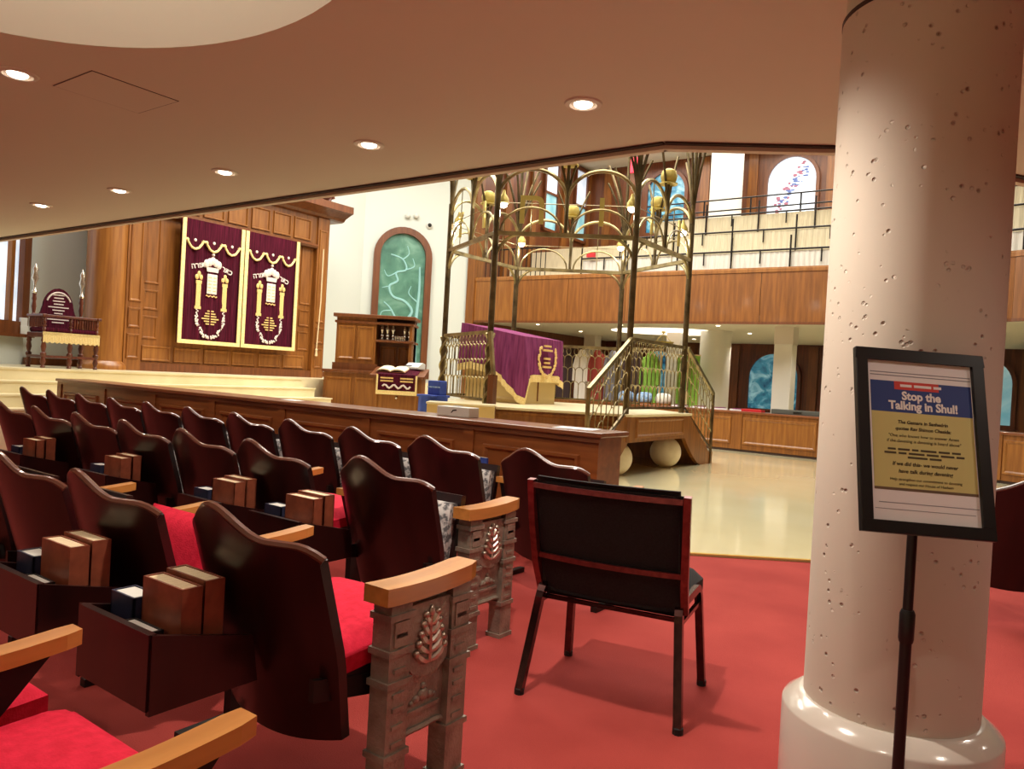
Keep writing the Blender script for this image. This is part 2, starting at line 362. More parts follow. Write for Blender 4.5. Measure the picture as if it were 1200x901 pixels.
struct('ceiling_far', MB().prism(FE+[(9.1, 12.6), (9.1, 22.7), (-12.3, 22.7)], .12, 'z', SOFFIT), 'ceiling_paint')
struct('baseboard_left', MB().box(-13.98, -13.93, 5.5, 13.0, 1.0, 1.12), 'oak_deep')

# ================================================================== near column
col = thing('round_column', 'speckled off-white concrete column on glossy round base behind the sign stand', 'column', *room(1.225, 2.33))
MB().lathe([(.247, .29), (.247, 2.43)], 64).build('shaft', 'concrete', col, smooth=True)
MB().lathe([(.31, 0), (.31, .265), (.306, .272), (.262, .306), (.256, .308), (.2, .309)], 64).build('base', 'base_gloss', col, smooth=True)
MB().lathe([(.249, 2.418), (.249, 2.432)], 64).build('joint_ring', 'edge_dark', col, smooth=True)
MB().lathe([(.238, 2.43), (.238, SOFFIT+.02)], 64).build('neck', 'ceiling_paint', col, smooth=True)

# ================================================================== downlights
def downlight(p, q, label, group):
    t = thing('downlight', label, 'light', p, q, SOFFIT, 0, group)
    MB().lathe([(.062, -.004), (.070, -.012), (.092, -.008), (.097, 0), (.06, .002), (.058, -.003)], 28).build('trim_ring', 'lamp_trim', t, smooth=True)
    MB().lathe([(0, -.020), (.03, -.019), (.044, -.012), (.05, .0)], 20).build('lens', 'lamp_glow', t, smooth=True)
NL = ['large downlight beside the access hatch in the near ceiling', 'downlight in the near ceiling above the empty black chair', 'downlight in the near ceiling, second from the column side of its row', 'downlight in the near ceiling, middle of its row above the ark', 'downlight in the near ceiling, fourth of its row towards the left', 'smallest downlight at the far left of the near ceiling']
for (p, q), l in zip(NEAR_DOWN, NL): downlight(p, q, l, 'downlights in the near ceiling')
for i, (p, q) in enumerate(FAR_DOWN): downlight(p, q, 'small downlight under the far balcony, %s from the left in the %s row' % (ORD[i % 5], ('front', 'middle', 'back')[i//5]), 'downlights under the far balcony')
h = thing('access_hatch', 'square access hatch outlined in the near ceiling', 'hatch', -4.14, 2.02, SOFFIT)
MB().box(-.205, .205, -.225, .225, -.003, .0).build('panel', 'ceiling_paint', h)
b = MB()
for (x0, x1, y0, y1) in ((-.21, -.205, -.23, .23), (.205, .21, -.23, .23), (-.21, .21, -.23, -.225), (-.21, .21, .225, .23)): b.box(x0, x1, y0, y1, -.002, 0)
b.build('gap_line', 'edge_dark', h)

# ================================================================== theatre seats
def back_mesh():
    HW = .285
    def zt(x):
        u = (x+.06)/.2
        z = .775+.075*.5*(1+math.cos(PI*max(-1, min(1, u))))
        e = (abs(x)-.215)/.07
        return z-(.03*e*e if e > 0 else 0)
    def zb(x): return .20+.035*(x/HW)**2
    def fn(u, v):
        w = HW*(.90+.10*min(1, v*2.2)); x = (2*u-1)*w
        z0, z1 = zb(x), zt((2*u-1)*HW); z = z0+(z1-z0)*v
        return (x, .19*(.85-z)/.65+.075*(x/HW)**2-.02, z)
    return fn
_bf = back_mesh()
S_BACK = MB().sheet(_bf, 22, 10, th=(0, .028, .004)).mesh('backrest', 'mahogany', True)
# paler rim along the top edge
rim = MB().tube([Vector(_bf(i/30, 1))+Vector((0, .014, .002)) for i in range(31)], .0135, 8); S_RIM = rim.mesh('top_rim', 'mahogany_edge', True)
def cushion_mb(): 
    pts = [(-.23, 0), (.23, 0), (.245, .03), (.24, .08), (.20, .105), (0, .115), (-.20, .105), (-.235, .08)]
    return pts
def rounded_slab(w, d, h, r=.03, dome=.02, n=8):
    # cushion lying flat: x +-w/2, y 0..d, z 0..h with domed top
    def fn(u, v):
        x = (2*u-1)*w/2; y = v*d; ex = 1-min(1, (w/2-abs(x))/r)**.5 if abs(x) > w/2-r else 0; ey = 0
        if y > d-r*1.6: ey = 1-(max(0, d-y)/(r*1.6))**.5
        if y < r: ey = 1-(y/r)**.5
        return (x, y, h+dome*(1-(2*u-1)**2)*(1-(2*v-1)**2)-r*max(ex, ey))
    m = MB(); m.sheet(fn, 14, 14, th=None)
    k = MB(); A = []
    top = m
    nv = 15; per = [i*nv for i in range(14)]+[14*nv+j for j in range(14)]+[i*nv+14 for i in range(14, 0, -1)]+[j for j in range(14, 0, -1)]
    base = len(m.v)
    for i in per: x, y, z = m.v[i]; m.v.append((x*.97, y, 0))
    L = len(per)
    for a in range(L): m.f.append((per[a], base+a, base+(a+1) % L, per[(a+1) % L]))
    m.f.append(tuple(range(base, base+L)))
    return m
S_CUSH = rounded_slab(.50, .46, .085, .035, .03).mesh('cushion', 'velvet_red', True)
S_PAN = MB().box(-.245, .245, .01, .45, -.03, .0).mesh('seat_pan', 'mahogany')
S_COVER = rounded_slab(.47, .41, .085, .03, .02).mesh('cushion_cover', 'seat_cover_grey', True)
# wooden armrest, slightly swept up towards the front
def arm_mesh(w, th, y0=.28, y1=.68):
    def fn(u, v):
        y = y0+(y1-y0)*v; z = .60+.012*(v**1.8)-.007*math.sin(PI*v); x = (2*u-1)*w/2*(1 if v < .93 else 1-.2*(v-.93)/.07)
        return (x, y, z)
    return MB().sheet(fn, 4, 12, th=(0, 0, th)).mesh('armrest', 'arm_wood', False)
S_ARM = arm_mesh(.058, .034); S_ARM_END = arm_mesh(.095, .05)
# plain middle standard
b = MB(); b.box(-.018, .018, .36, .44, .02, .60); b.box(-.018, .018, .18, .58, .0, .03); b.prism([(.30, .60), (.62, .60), (.46, .42), (.36, .42)], .03, 'x', -.015)
S_STD = b.mesh('standard', 'iron_dark')
b = MB(); b.prism([(.12, .36), (.45, .30), (.45, .36), (.12, .42)], .02, 'x', -.01); S_BRK = b.mesh('bracket', 'iron_dark')
# ornamental cast end panel (outer face +x)
def end_panel_parts():
    P = []
    b = MB(); Y0, Y1 = .31, .66
    for ya in (Y0, Y1-.085):
        b.box(-.035, .035, ya, ya+.085, 0.0, .60)
        for zz in (0.0, .155, .36, .45, .55): b.box(-.042, .042, ya-.008, ya+.093, zz, zz+.018)
        for zz in (.19, .24, .29, .33, .40, .50): b.box(-.04, .04, ya+.02, ya+.065, zz, zz+.012)
        b.box(-.04, .04, ya+.014, ya+.071, .475, .545)
    P.append((b.mesh('pilaster_pair', 'iron'), 'pilaster'))
    b = MB(); yc = (Y0+Y1)/2
    out = [(Y0+.06, .60), (Y0+.06, .12)]+[(yc-.115*math.cos(t), .12+.075*math.sin(t)+.012*math.sin(3*t)) for t in [PI*i/14 for i in range(15)]]+[(Y1-.06, .12), (Y1-.06, .60)]
    b.prism(out, .03, 'x', -.02)
    b.tube([(.012, y, z+.012) for y, z in [(yc-.115*math.cos(t), .12+.075*math.sin(t)+.012*math.sin(3*t)) for t in [PI*i/14 for i in range(15)]]], .010, 6)
    P.append((b.mesh('web', 'iron', True), 'web'))
    b = MB()  # shield with lower swag
    sh = [(yc-.085, .575), (yc+.085, .575), (yc+.085, .40)]+[(yc+.085*math.cos(t), .40-.045*math.sin(t)) for t in [PI*i/10 for i in range(1, 10)]]+[(yc-.085, .40)]
    b.prism(sh, .02, 'x', .008); P.append((b.mesh('shield', 'iron'), 'shield'))
    b = MB()  # palmette: fanned lobes
    b.tube([(.03, yc, .395), (.03, yc, .53)], [.008, .006], 6); b.ball((.032, yc, .545), .013, 8, 6, (.6, .8, 1.4))
    for k in range(5):
        for sgn in (-1, 1):
            z0 = .395+.027*k; wd_ = .062-.009*k
            pts = [Vector((.030, yc+sgn*wd_*f, z0+.042*f**1.7-.006*f)) for f in (0, .35, .7, 1)]
            b.tube(pts, [.005, .010, .0125, .006], 6); b.ball(pts[-1]+Vector((.003, 0, 0)), .0115, 8, 6)
    P.append((b.mesh('palmette', 'iron_bright', True), 'palmette'))
    b = MB()
    for (dy, dz, r) in ((0, 0, .024), (.03, -.008, .016), (-.03, -.008, .016), (0, .026, .012), (.05, -.014, .01), (-.05, -.014, .01)): b.ball((.012, yc+dy, .29+dz), r, 8, 6, (.5, 1, .8))
    b.box(.0, .018, yc-.07, yc+.07, .245, .256)
    P.append((b.mesh('rosette', 'iron', True), 'rosette'))
    return P
END_PARTS = end_panel_parts()
def put(me, parent, name, loc=(0, 0, 0), rot=(0, 0, 0)):
    o = bpy.data.objects.new(name, me); COL.objects.link(o); o.parent = parent; o.location = loc; o.rotation_euler = rot; return o
def rack_meshes():
    b = MB(); b.box(-.17, .18, -.215, -.195, .38, .57); b.box(-.17, .18, -.20, .06, .37, .39)
    for sx in (-1, 1): b.prism([(-.21, .37), (.10, .37), (.08, .50), (-.21, .57)], .016, 'x', (.172 if sx > 0 else -.186))
    return b.mesh('book_rack', 'mahogany')
S_RACK = rack_meshes()
def seat(p, q, label, group, down=False, end=False, rack=None, rot=0.0, arm=True, half=False, tilt=None):
    t = thing('theatre_seat', label, 'seat', p, q, 0, rot, group)
    bk = put(S_BACK, t, 'backrest'); put(S_RIM, bk, 'top_rim')
    if down:
        c = put(S_PAN, t, 'seat_pan', (0, .20, .40), (math.radians(4), 0, 0)); put(S_CUSH, t, 'cushion', (0, .20, .40), (math.radians(4), 0, 0))
    elif half:
        put(S_PAN, t, 'seat_pan', (0, .24, .24), (math.radians(66), 0, 0)); put(S_CUSH, t, 'cushion', (0, .24, .24), (math.radians(66), 0, 0))
    else:
        a = math.radians(80); put(S_COVER, t, 'cushion', (0, .27, .25), (a, 0, 0)); put(S_PAN, t, 'seat_pan', (0, .27, .25), (a, 0, 0))
    if arm:
        x = .315 if not end else .30
        if end:
            e = None
            for me, nm in END_PARTS:
                o = put(me, e or t, nm if e is not None else 'end_panel', (x, 0, 0) if e is None else (0, 0, 0))
                if e is None: e = o
            put(S_ARM_END, t, 'armrest', (x, 0, 0))
        else:
            put(S_STD, t, 'standard', (x, 0, 0)); put(S_ARM, t, 'armrest', (x, 0, 0))
    b = put(S_BRK, t, 'bracket', (-.24, 0, 0)); put(S_BRK, t, 'bracket', (.24, 0, 0))
    if rack is not None: put(S_RACK, t, 'book_rack', (rack, 0, 0))
    return t
R1 = [-8.66, -8.05, -7.44, -6.83, -6.22, -5.59, -4.96, -4.31, -3.66, -3.01, -2.25][::-1]
R2 = [-6.26, -5.66, -5.06, -4.46, -3.83, -3.21, -2.40][::-1]
R3 = [-3.84, -3.20, -2.56, -1.78][::-1]
R4 = [-2.03, -1.41][::-1]
RQ = [3.44, 2.34, 1.21, .13]
for i, p in enumerate(R1):
    l = 'mahogany theatre seat standing alone at the aisle end of the row nearest the low wall' if i == 0 else 'dark mahogany theatre seat in the row nearest the low wall, %s from the aisle' % ORD[i]
    seat(p, RQ[0]+(.0 if i else -.02), l, 'seats in the row by the low wall')
RACK2 = {1: None}
def near_rack(pl, row):
    i = min(range(len(row)), key=lambda k: abs(row[k]-pl)); return i, pl-row[i]
rk2 = dict(near_rack(x, R2) for x in (-5.55, -4.45, -3.36, -2.78)); rk3 = dict(near_rack(x, R3) for x in (-1.93, -2.54))
for i, p in enumerate(R2):
    l = 'mahogany theatre seat with ornate grey iron end panel, closest to the black chair' if i == 0 else 'dark mahogany theatre seat in the middle row, %s from the aisle' % ORD[i]
    seat(p, RQ[1], l, 'seats in the middle row', down=(i == 1), end=(i == 0), rack=rk2.get(i))
for i, p in enumerate(R3):
    l = ['large mahogany theatre seat with red cushion down and cast iron end panel nearest the camera', 'mahogany theatre seat with red cushion half raised, beside the nearest iron end panel seat', 'mahogany theatre seat at left edge, third from the aisle in the nearer row', 'mahogany theatre seat cut by the left edge, fourth in the nearer row'][i]
    seat(p, RQ[2], l, 'seats in the nearer row', down=(i == 0), half=(i == 1), end=(i == 0), rack=rk3.get(i))
for i, p in enumerate(R4):
    seat(p, RQ[3], ['red cushioned seat with honey wood armrest at the bottom left corner', 'seat behind it whose honey wood armrest enters at the left edge'][i], 'seats in the closest row', down=True, end=False)
for (p, q, r, l) in ((.05, 5.0, math.radians(35), 'dark theatre seat right of the column, partly hidden by the sign'), (.62, 5.45, math.radians(35), 'dark theatre seat at the right edge beyond the sign')):
    seat(p, q, l, 'seats right of the column', rot=r)
# ------------------------------------------------------------------ books in the racks
def book_mesh(w, d, h, cover):
    # standing book: fore edge up. x width (thickness), y depth, z height
    c = MB(); c.box(-w/2, -w/2+.006, 0, d, 0, h); c.box(w/2-.006, w/2, 0, d, 0, h); c.box(-w/2, w/2, 0, .008, 0, h); c.box(-w/2, w/2, d-.006, d, 0, h)
    g = MB(); g.box(-w/2+.006, w/2-.006, .008, d-.006, .006, h-.003)
    return c.mesh('cover', cover), g.mesh('pages', 'page_cream' if cover == 'book_brown' else 'page_white')
BK = {'brown': book_mesh(.058, .19, .26, 'book_brown'), 'navy': book_mesh(.07, .12, .20, 'book_navy'), 'black': book_mesh(.05, .14, .15, 'book_black')}
def book(kind, base, p, q, label, loc, rot, group):
    cu, su = math.cos(0), 0
    t = thing('prayer_book', label, 'book', p+loc[0], q+loc[1], loc[2], 0, group); t.rotation_euler = (rot[0], rot[1], RZ+rot[2])
    put(BK[kind][0], t, 'cover'); put(BK[kind][1], t, 'pages')
RACKS = [(-1.93, RQ[2], 'the rack nearest the camera'), (-2.54, RQ[2], 'the nearer-row left rack'), (-2.78, RQ[1], 'the middle-row rack nearest the aisle'), (-3.36, RQ[1], 'the second middle-row rack'), (-4.45, RQ[1], 'the third middle-row rack'), (-5.55, RQ[1], 'the leftmost middle-row rack')]
for (p, q, nm) in RACKS:
    g = 'books in seat-back racks'; R90 = PI/2
    # brown pair lying with fore edges up, long side along the row
    book('brown', 0, p, q, 'front one of the two brown books in '+nm, (.15, -.085, .395), (0, 0, R90), g)
    book('brown', 0, p, q, 'back one of the two brown books in '+nm, (.15, -.020, .405), (0, 0, R90), g)
    book('navy', 0, p, q, 'navy book with white page edge at the left of '+nm, (-.045, -.10, .395), (0, 0, R90), g)
    book('black', 0, p, q, 'small black book lowest in front in '+nm, (.10, -.155, .395), (0, 0, R90), g)

# ================================================================== black stacking chair
ch = thing('stacking_chair', 'empty black fabric stacking chair with dark metal frame facing the bimah', 'chair', -1.37, 2.77, 0, math.radians(10))
def bend(pts, r=.05, n=5):
    pts = [Vector(p) for p in pts]; out = [pts[0]]
    for a, p, c in zip(pts, pts[1:], pts[2:]):
        u = (a-p).normalized()*min(r, (a-p).length*.45); v = (c-p).normalized()*min(r, (c-p).length*.45)
        for i in range(n+1):
            t = i/n; out.append((p+u)*(1-t)**2+p*2*t*(1-t)+(p+v)*t*t)
    return out+[pts[-1]]
for sx in (-1, 1):
    fr = MB().tube(bend([(sx*.315, -.25, .012), (sx*.275, -.16, .43), (sx*.275, .19, .43), (sx*.30, .25, .012)], .06), .0215, 4); fr.build('leg_frame', 'chair_tube', ch)
    MB().tube([(sx*.279, -.165, .36), (sx*.28, .20, .36)], .011, 4).build('stretcher', 'chair_tube', ch)
    for (x, y) in ((sx*.315, -.25), (sx*.30, .25)): MB().lathe([(.02, 0), (.02, .022), (.015, .024)], 10, (x, y, 0)).build('foot_cap', 'rubber', ch)
    MB().tube([(sx*.292, -.13, .40), (sx*.297, -.19, .52), (sx*.303, -.235, .70), (sx*.306, -.262, .855)], .019, 4).build('back_upright', 'chair_trim', ch)
MB().tube([(-.275, -.15, .375), (.275, -.15, .375)], .011, 4).build('cross_bar', 'chair_tube', ch)
MB().tube([(-.28, .19, .40), (.28, .19, .40)], .011, 4).build('cross_bar', 'chair_tube', ch)
def cb(u, v):
    x = (2*u-1)*.29; z = .40+.455*v; y = -.13-.135*((z-.40)/.455)**.85-.035*(1-(2*u-1)**2)
    return (x, y, z)
MB().sheet(cb, 14, 8, th=(0, .012, 0)).build('back_shell', 'black_fabric', ch, smooth=True)
def cbf(u, v):
    x, y, z = cb(.02+.96*u, v*.98); return (x, y+.012+.045*min(1, 8*min(u, 1-u, v, 1-v)), z+.026*v)
MB().sheet(cbf, 14, 10, th=(0, -.02, 0)).build('back_pad', 'black_fabric', ch, smooth=True)
for zz, v in ((.835, .955), (.545, .33)):
    MB().tube([Vector(cb(i/12, v))+Vector((0, -.008, 0)) for i in range(13)], .014, 4).build('back_rail', 'chair_trim', ch)
st = MB()
def sf(u, v):
    x = (2*u-1)*.27; y = -.13+.45*v; e = min(1, 7*min(u, 1-u, v, 1-v)); return (x, y, .43+.055*e**.5+.012*math.sin(PI*v))
st.sheet(sf, 14, 14, th=(0, 0, -.05)); st.build('seat_cushion', 'black_fabric', ch, smooth=True)

# ================================================================== sign stand with poster
sx, sy, sz = 1.066, 1.928, 1.146
sp, sq = room(sx, sy)
sg = thing('sign_stand', 'black floor stand holding a framed poster in front of the column', 'sign', sp, sq)
sg.rotation_euler = (0, 0, 0)
MB().lathe([(.15, 0), (.15, .012), (.03, .022), (.018, .03), (.018, .04)], 32, (.0, .03, 0)).build('base', 'black_paint', sg, smooth=True)
MB().lathe([(.0145, .02), (.0145, .62)], 16, (.0, .03, 0)).build('pole', 'black_paint', sg, smooth=True)
MB().lathe([(.0125, .60), (.0125, 1.05)], 16, (.0, .03, 0)).build('upper_pole', 'black_paint', sg, smooth=True)
MB().lathe([(.017, .615), (.019, .625), (.019, .69), (.015, .70)], 16, (.0, .03, 0)).build('lock_collar', 'black_paint', sg, smooth=True)
fw, fh = .335, .485
fm = MB()
def frame_bar(L0, L1, w0, w1): pass
bw = .031
for (x0, x1, z0, z1) in ((-fw/2, fw/2, fh/2-bw, fh/2), (-fw/2, fw/2, -fh/2, -fh/2+bw), (-fw/2, -fw/2+bw, -fh/2+bw, fh/2-bw), (fw/2-bw, fw/2, -fh/2+bw, fh/2-bw)):
    fm.box(x0, x1, 0, .02, z0, z1)
fm.box(-fw/2+.01, fw/2-.01, .014, .018, -fh/2+.01, fh/2-.01)
fr = fm.build('frame', 'black_paint', sg, bevel=.004)
fr.location = (0, 0, sz); fr.rotation_euler = Euler((-.275, 0, 0)); 
fr.rotation_euler = (Matrix.Rotation(-.013, 3, 'Z') @ Matrix.Rotation(-.275, 3, 'X') @ Matrix.Rotation(.029, 3, 'Y')).to_euler()
pw, ph = fw/2-bw, fh/2-bw
po = MB().box(-pw, pw, .0105, .0135, -ph, ph).build('poster', 'paper', sg, label='printed notice on white and yellow paper')
po.location = fr.location; po.rotation_euler = fr.rotation_euler
Y = .0100
def pbox(x0, x1, z0, z1, m, nm, y=Y): return MB().box(x0, x1, y, .0106, z0, z1).build(nm, m, po)
X0, X1 = -.128, .134
pbox(X0, X1, .072, .156, 'print_blue', 'title_band')
pbox(X0+.062, X0+.178, .134, .156, 'print_red', 'red_banner', Y-.0003)
pbox(X0, X1, -.126, .072, 'paper_yellow', 'yellow_field')
pbox(X0, X1, -.133, -.126, 'print_brown', 'bottom_rule')
for z in (.178, .170): pbox(X0, X1, z, z+.0025, 'print_grey', 'header_line')
pbox(X0+.01, X1, -.166, -.164, 'print_grey', 'footer_line'); pbox(X0, X1-.01, -.182, -.1805, 'print_grey', 'footer_line')
cx = (X0+X1)/2
def ptxt(s, z, size, m='print_ink', sh=0.0, bold=0.0, dx=0, xs=1.0): return text('lettering', s, size, m, po, (cx+dx, Y-.0006, z), depth=.0003, shear=sh, bold=bold, xs=xs)
def dashes(z, h, ws, m='print_ink'):
    # print too small to read in the photograph
    tot = sum(ws)+.006*(len(ws)-1); x = cx-tot/2; b = MB()
    for w in ws: b.box(x, x+w, Y-.0009, Y, z-h/2, z+h/2); x += w+.006
    b.build('fine_print', m, po)
ptxt('Stop the', .1165, .031, 'print_white', 0, .0011, 0, .95); ptxt('Talking in Shul!', .090, .031, 'print_white', 0, .0011, .004, .95)
dashes(.145, .007, [.03, .045, .02], 'paper')
ptxt('The Gemara in Sanhedrin', .046, .0125, sh=.15, bold=.0003); ptxt('quotes Rav Shimon Chasida:', .029, .0125, sh=.15, bold=.0003)
ptxt('"One who knows how to answer Amen', .010, .0112, sh=.15); ptxt('if the davening is davening is heard above"', -.004, .0112, sh=.15)
dashes(-.026, .005, [.02, .03, .016, .04, .028, .022]); dashes(-.036, .005, [.03, .02, .04, .03, .034, .02]); dashes(-.046, .005, [.05, .03])
ptxt('If we did this- we would never', -.064, .0135, sh=.2, bold=.0003); ptxt('have talk during davening', -.083, .0135, sh=.2, bold=.0003)
ptxt('Help strengthen our commitment to davening', -.104, .0098, sh=.15); ptxt('and respect our House of Hashem', -.116, .0098, sh=.15)
# ================================================================== low wall in front of the rows
def framed_run(t, x0, x1, z0, z1, y, n, m='oak', gap=.09, stile=True, name='panel'):
    w = (x1-x0)/n
    for i in range(n): raised_panel(t, x0+i*w+gap/2, x0+(i+1)*w-gap/2, z0, z1, y, m, name)
lw = thing('low_wall', 'long low panelled wooden wall with a ledge in front of the seats', 'low wall', -10.3, 4.50)
LWL = 7.85
MB().box(0, LWL, 0, .33, 0, .87).build('body', 'pew_wood', lw)
MB().box(-.03, LWL+.04, -.05, .37, .87, .905).build('ledge', 'ledge_wood', lw, bevel=.008)
MB().box(-.02, LWL+.02, -.025, .0, .835, .87).build('moulding', 'ledge_wood', lw)
nP = 7; w = LWL/nP
for i in range(nP):
    raised_panel(lw, i*w+.14, (i+1)*w-.14, .16, .74, 0, 'pew_wood', d=.022)
    MB().box(i*w-.05, i*w+.05, -.014, 0, .05, .835).build('stile', 'pew_wood', lw)
raised_panel(lw, LWL-.36, LWL-.1, .1, .48, -.001, 'pew_wood', d=.03)
bx = thing('tissue_box', 'silver white tissue box lying on the ledge of the low wall', 'box', -3.86, 4.70, .905, .05)
MB().box(-.16, .16, -.07, .07, 0, .08).build('carton', 'box_white', bx, bevel=.006)
MB().prism(arc(0, 0, .05, .025, 0, 2*PI, 16)[:-1], .002, 'z', .0845).build('slot', 'print_grey', bx)
MB().prism([(-.02, .03), (.0, .055), (.035, .06), (.04, .05), (.005, .045), (-.01, .03)], .002, 'y', -.0715).build('print_mark', 'book_black', bx)
pl = thing('paper_sheet', 'white sheet of paper lying at the column end of the ledge', 'paper', -2.72, 4.66, .905, .2)
MB().box(-.15, .15, -.11, .11, 0, .004).build('sheet', 'paper', pl)
pl2 = thing('paper_sheet', 'small loose paper on the ledge near the cantor desk', 'paper', -5.9, 4.68, .905, -.1)
MB().box(-.12, .12, -.06, .06, 0, .003).build('sheet', 'paper', pl2)
bb = thing('blue_book', 'blue folder stuck at the low wall behind the second seat', 'book', -3.42, 4.44, .52, 0)
MB().box(-.09, .09, -.02, .0, 0, .12).build('cover', 'blue_cloth', bb)
MB().box(-.085, .085, -.017, -.003, .004, .123).build('pages', 'page_white', bb)

# ================================================================== ark dais with steps
PZ = 1.0
o = struct('floor_dais', MB().box(-13.99, -11.2, 3.6, 12.9, 0, PZ), 'cream_stone')
for i, z in enumerate((.84, .68, .52)):
    s = MB().box(-11.2+.32*i, -11.2+.32*(i+1), 3.6, 9.1+.12*i, 0, z-.022).build('step', 'cream_stone', o)
    n = MB().box(-11.2+.32*i, -11.2+.32*(i+1)+.015, 3.6, 9.12+.12*i, z-.022, z).build('tread', 'cream_stone', o)
MB().box(-11.25, -11.185, 3.6, 9.05, PZ-.022, PZ+.004).build('tread', 'cream_stone', o)

# ================================================================== ark (facade faces +p; local x = q)
AQ = 8.55
ark = thing('torah_ark', 'tall panelled wooden ark cabinet with cornice on the raised dais', 'cabinet', -12.6, AQ, PZ, PI/2)
AW = 2.12   # half width
MB().box(-AW, AW, .05, 1.3, 0, 3.35).build('carcass', 'oak', ark)
MB().box(-AW-.03, AW+.03, -.04, .06, 0, .14).build('plinth', 'oak_deep', ark)
for x in (-AW, AW-.3): 
    ps = MB().box(x, x+.3, -.06, .06, 0, 3.35).build('pilaster', 'oak', ark, bevel=.006)
    raised_panel(ps, x+.04, x+.26, .2, .62, -.06, 'oak'); raised_panel(ps, x+.04, x+.26, .72, 1.06, -.06, 'oak'); raised_panel(ps, x+.04, x+.26, 1.16, 3.1, -.06, 'oak_light')
# lower panels below the curtains
for i in range(6): raised_panel(ark, -AW+.36+i*.585, -AW+.36+(i+1)*.585-.06, .17, .44, .05, 'oak_light')
for x in (-AW+.34, AW-.62):
    for (z0, z1) in ((.55, .95), (1.05, 1.4), (1.5, 2.7)): raised_panel(ark, x, x+.28, z0, z1, .05, 'oak')
# frieze with square panels and cornice
fz = MB().box(-AW+.3, AW-.3, -.02, .05, 2.74, 3.35).build('frieze', 'oak', ark)
for i in range(7): raised_panel(fz, -AW+.34+i*.50, -AW+.34+(i+1)*.50-.07, 2.82, 3.26, -.02, 'oak_light', d=.03)
MB().prism([(-.02, 3.35), (-.10, 3.37), (-.14, 3.42), (-.32, 3.50), (-.38, 3.52), (-.38, 3.66), (.9, 3.66), (.9, 3.35)], 2*AW+.7, 'x', -AW-.35).build('cornice', 'oak_deep', ark)
MB().prism([(-.06, 2.70), (-.09, 2.74), (-.06, 2.78), (.05, 2.78), (.05, 2.70)], 2*AW-.6, 'x', -AW+.3).build('rail_moulding', 'oak_deep', ark)
sc = MB(); sc.tube([(.0+.2*math.cos(t)*(1-t/14), -.1, 3.84+.16*math.sin(t)*(1-t/14)) for t in [i*.4 for i in range(26)]], .04, 8)
sc.ball((.0, -.1, 3.84), .07, 12, 8)
scr = sc.build('scroll', 'walnut_wall', ark, smooth=True, loc=(AW-.1, .1, -.02))
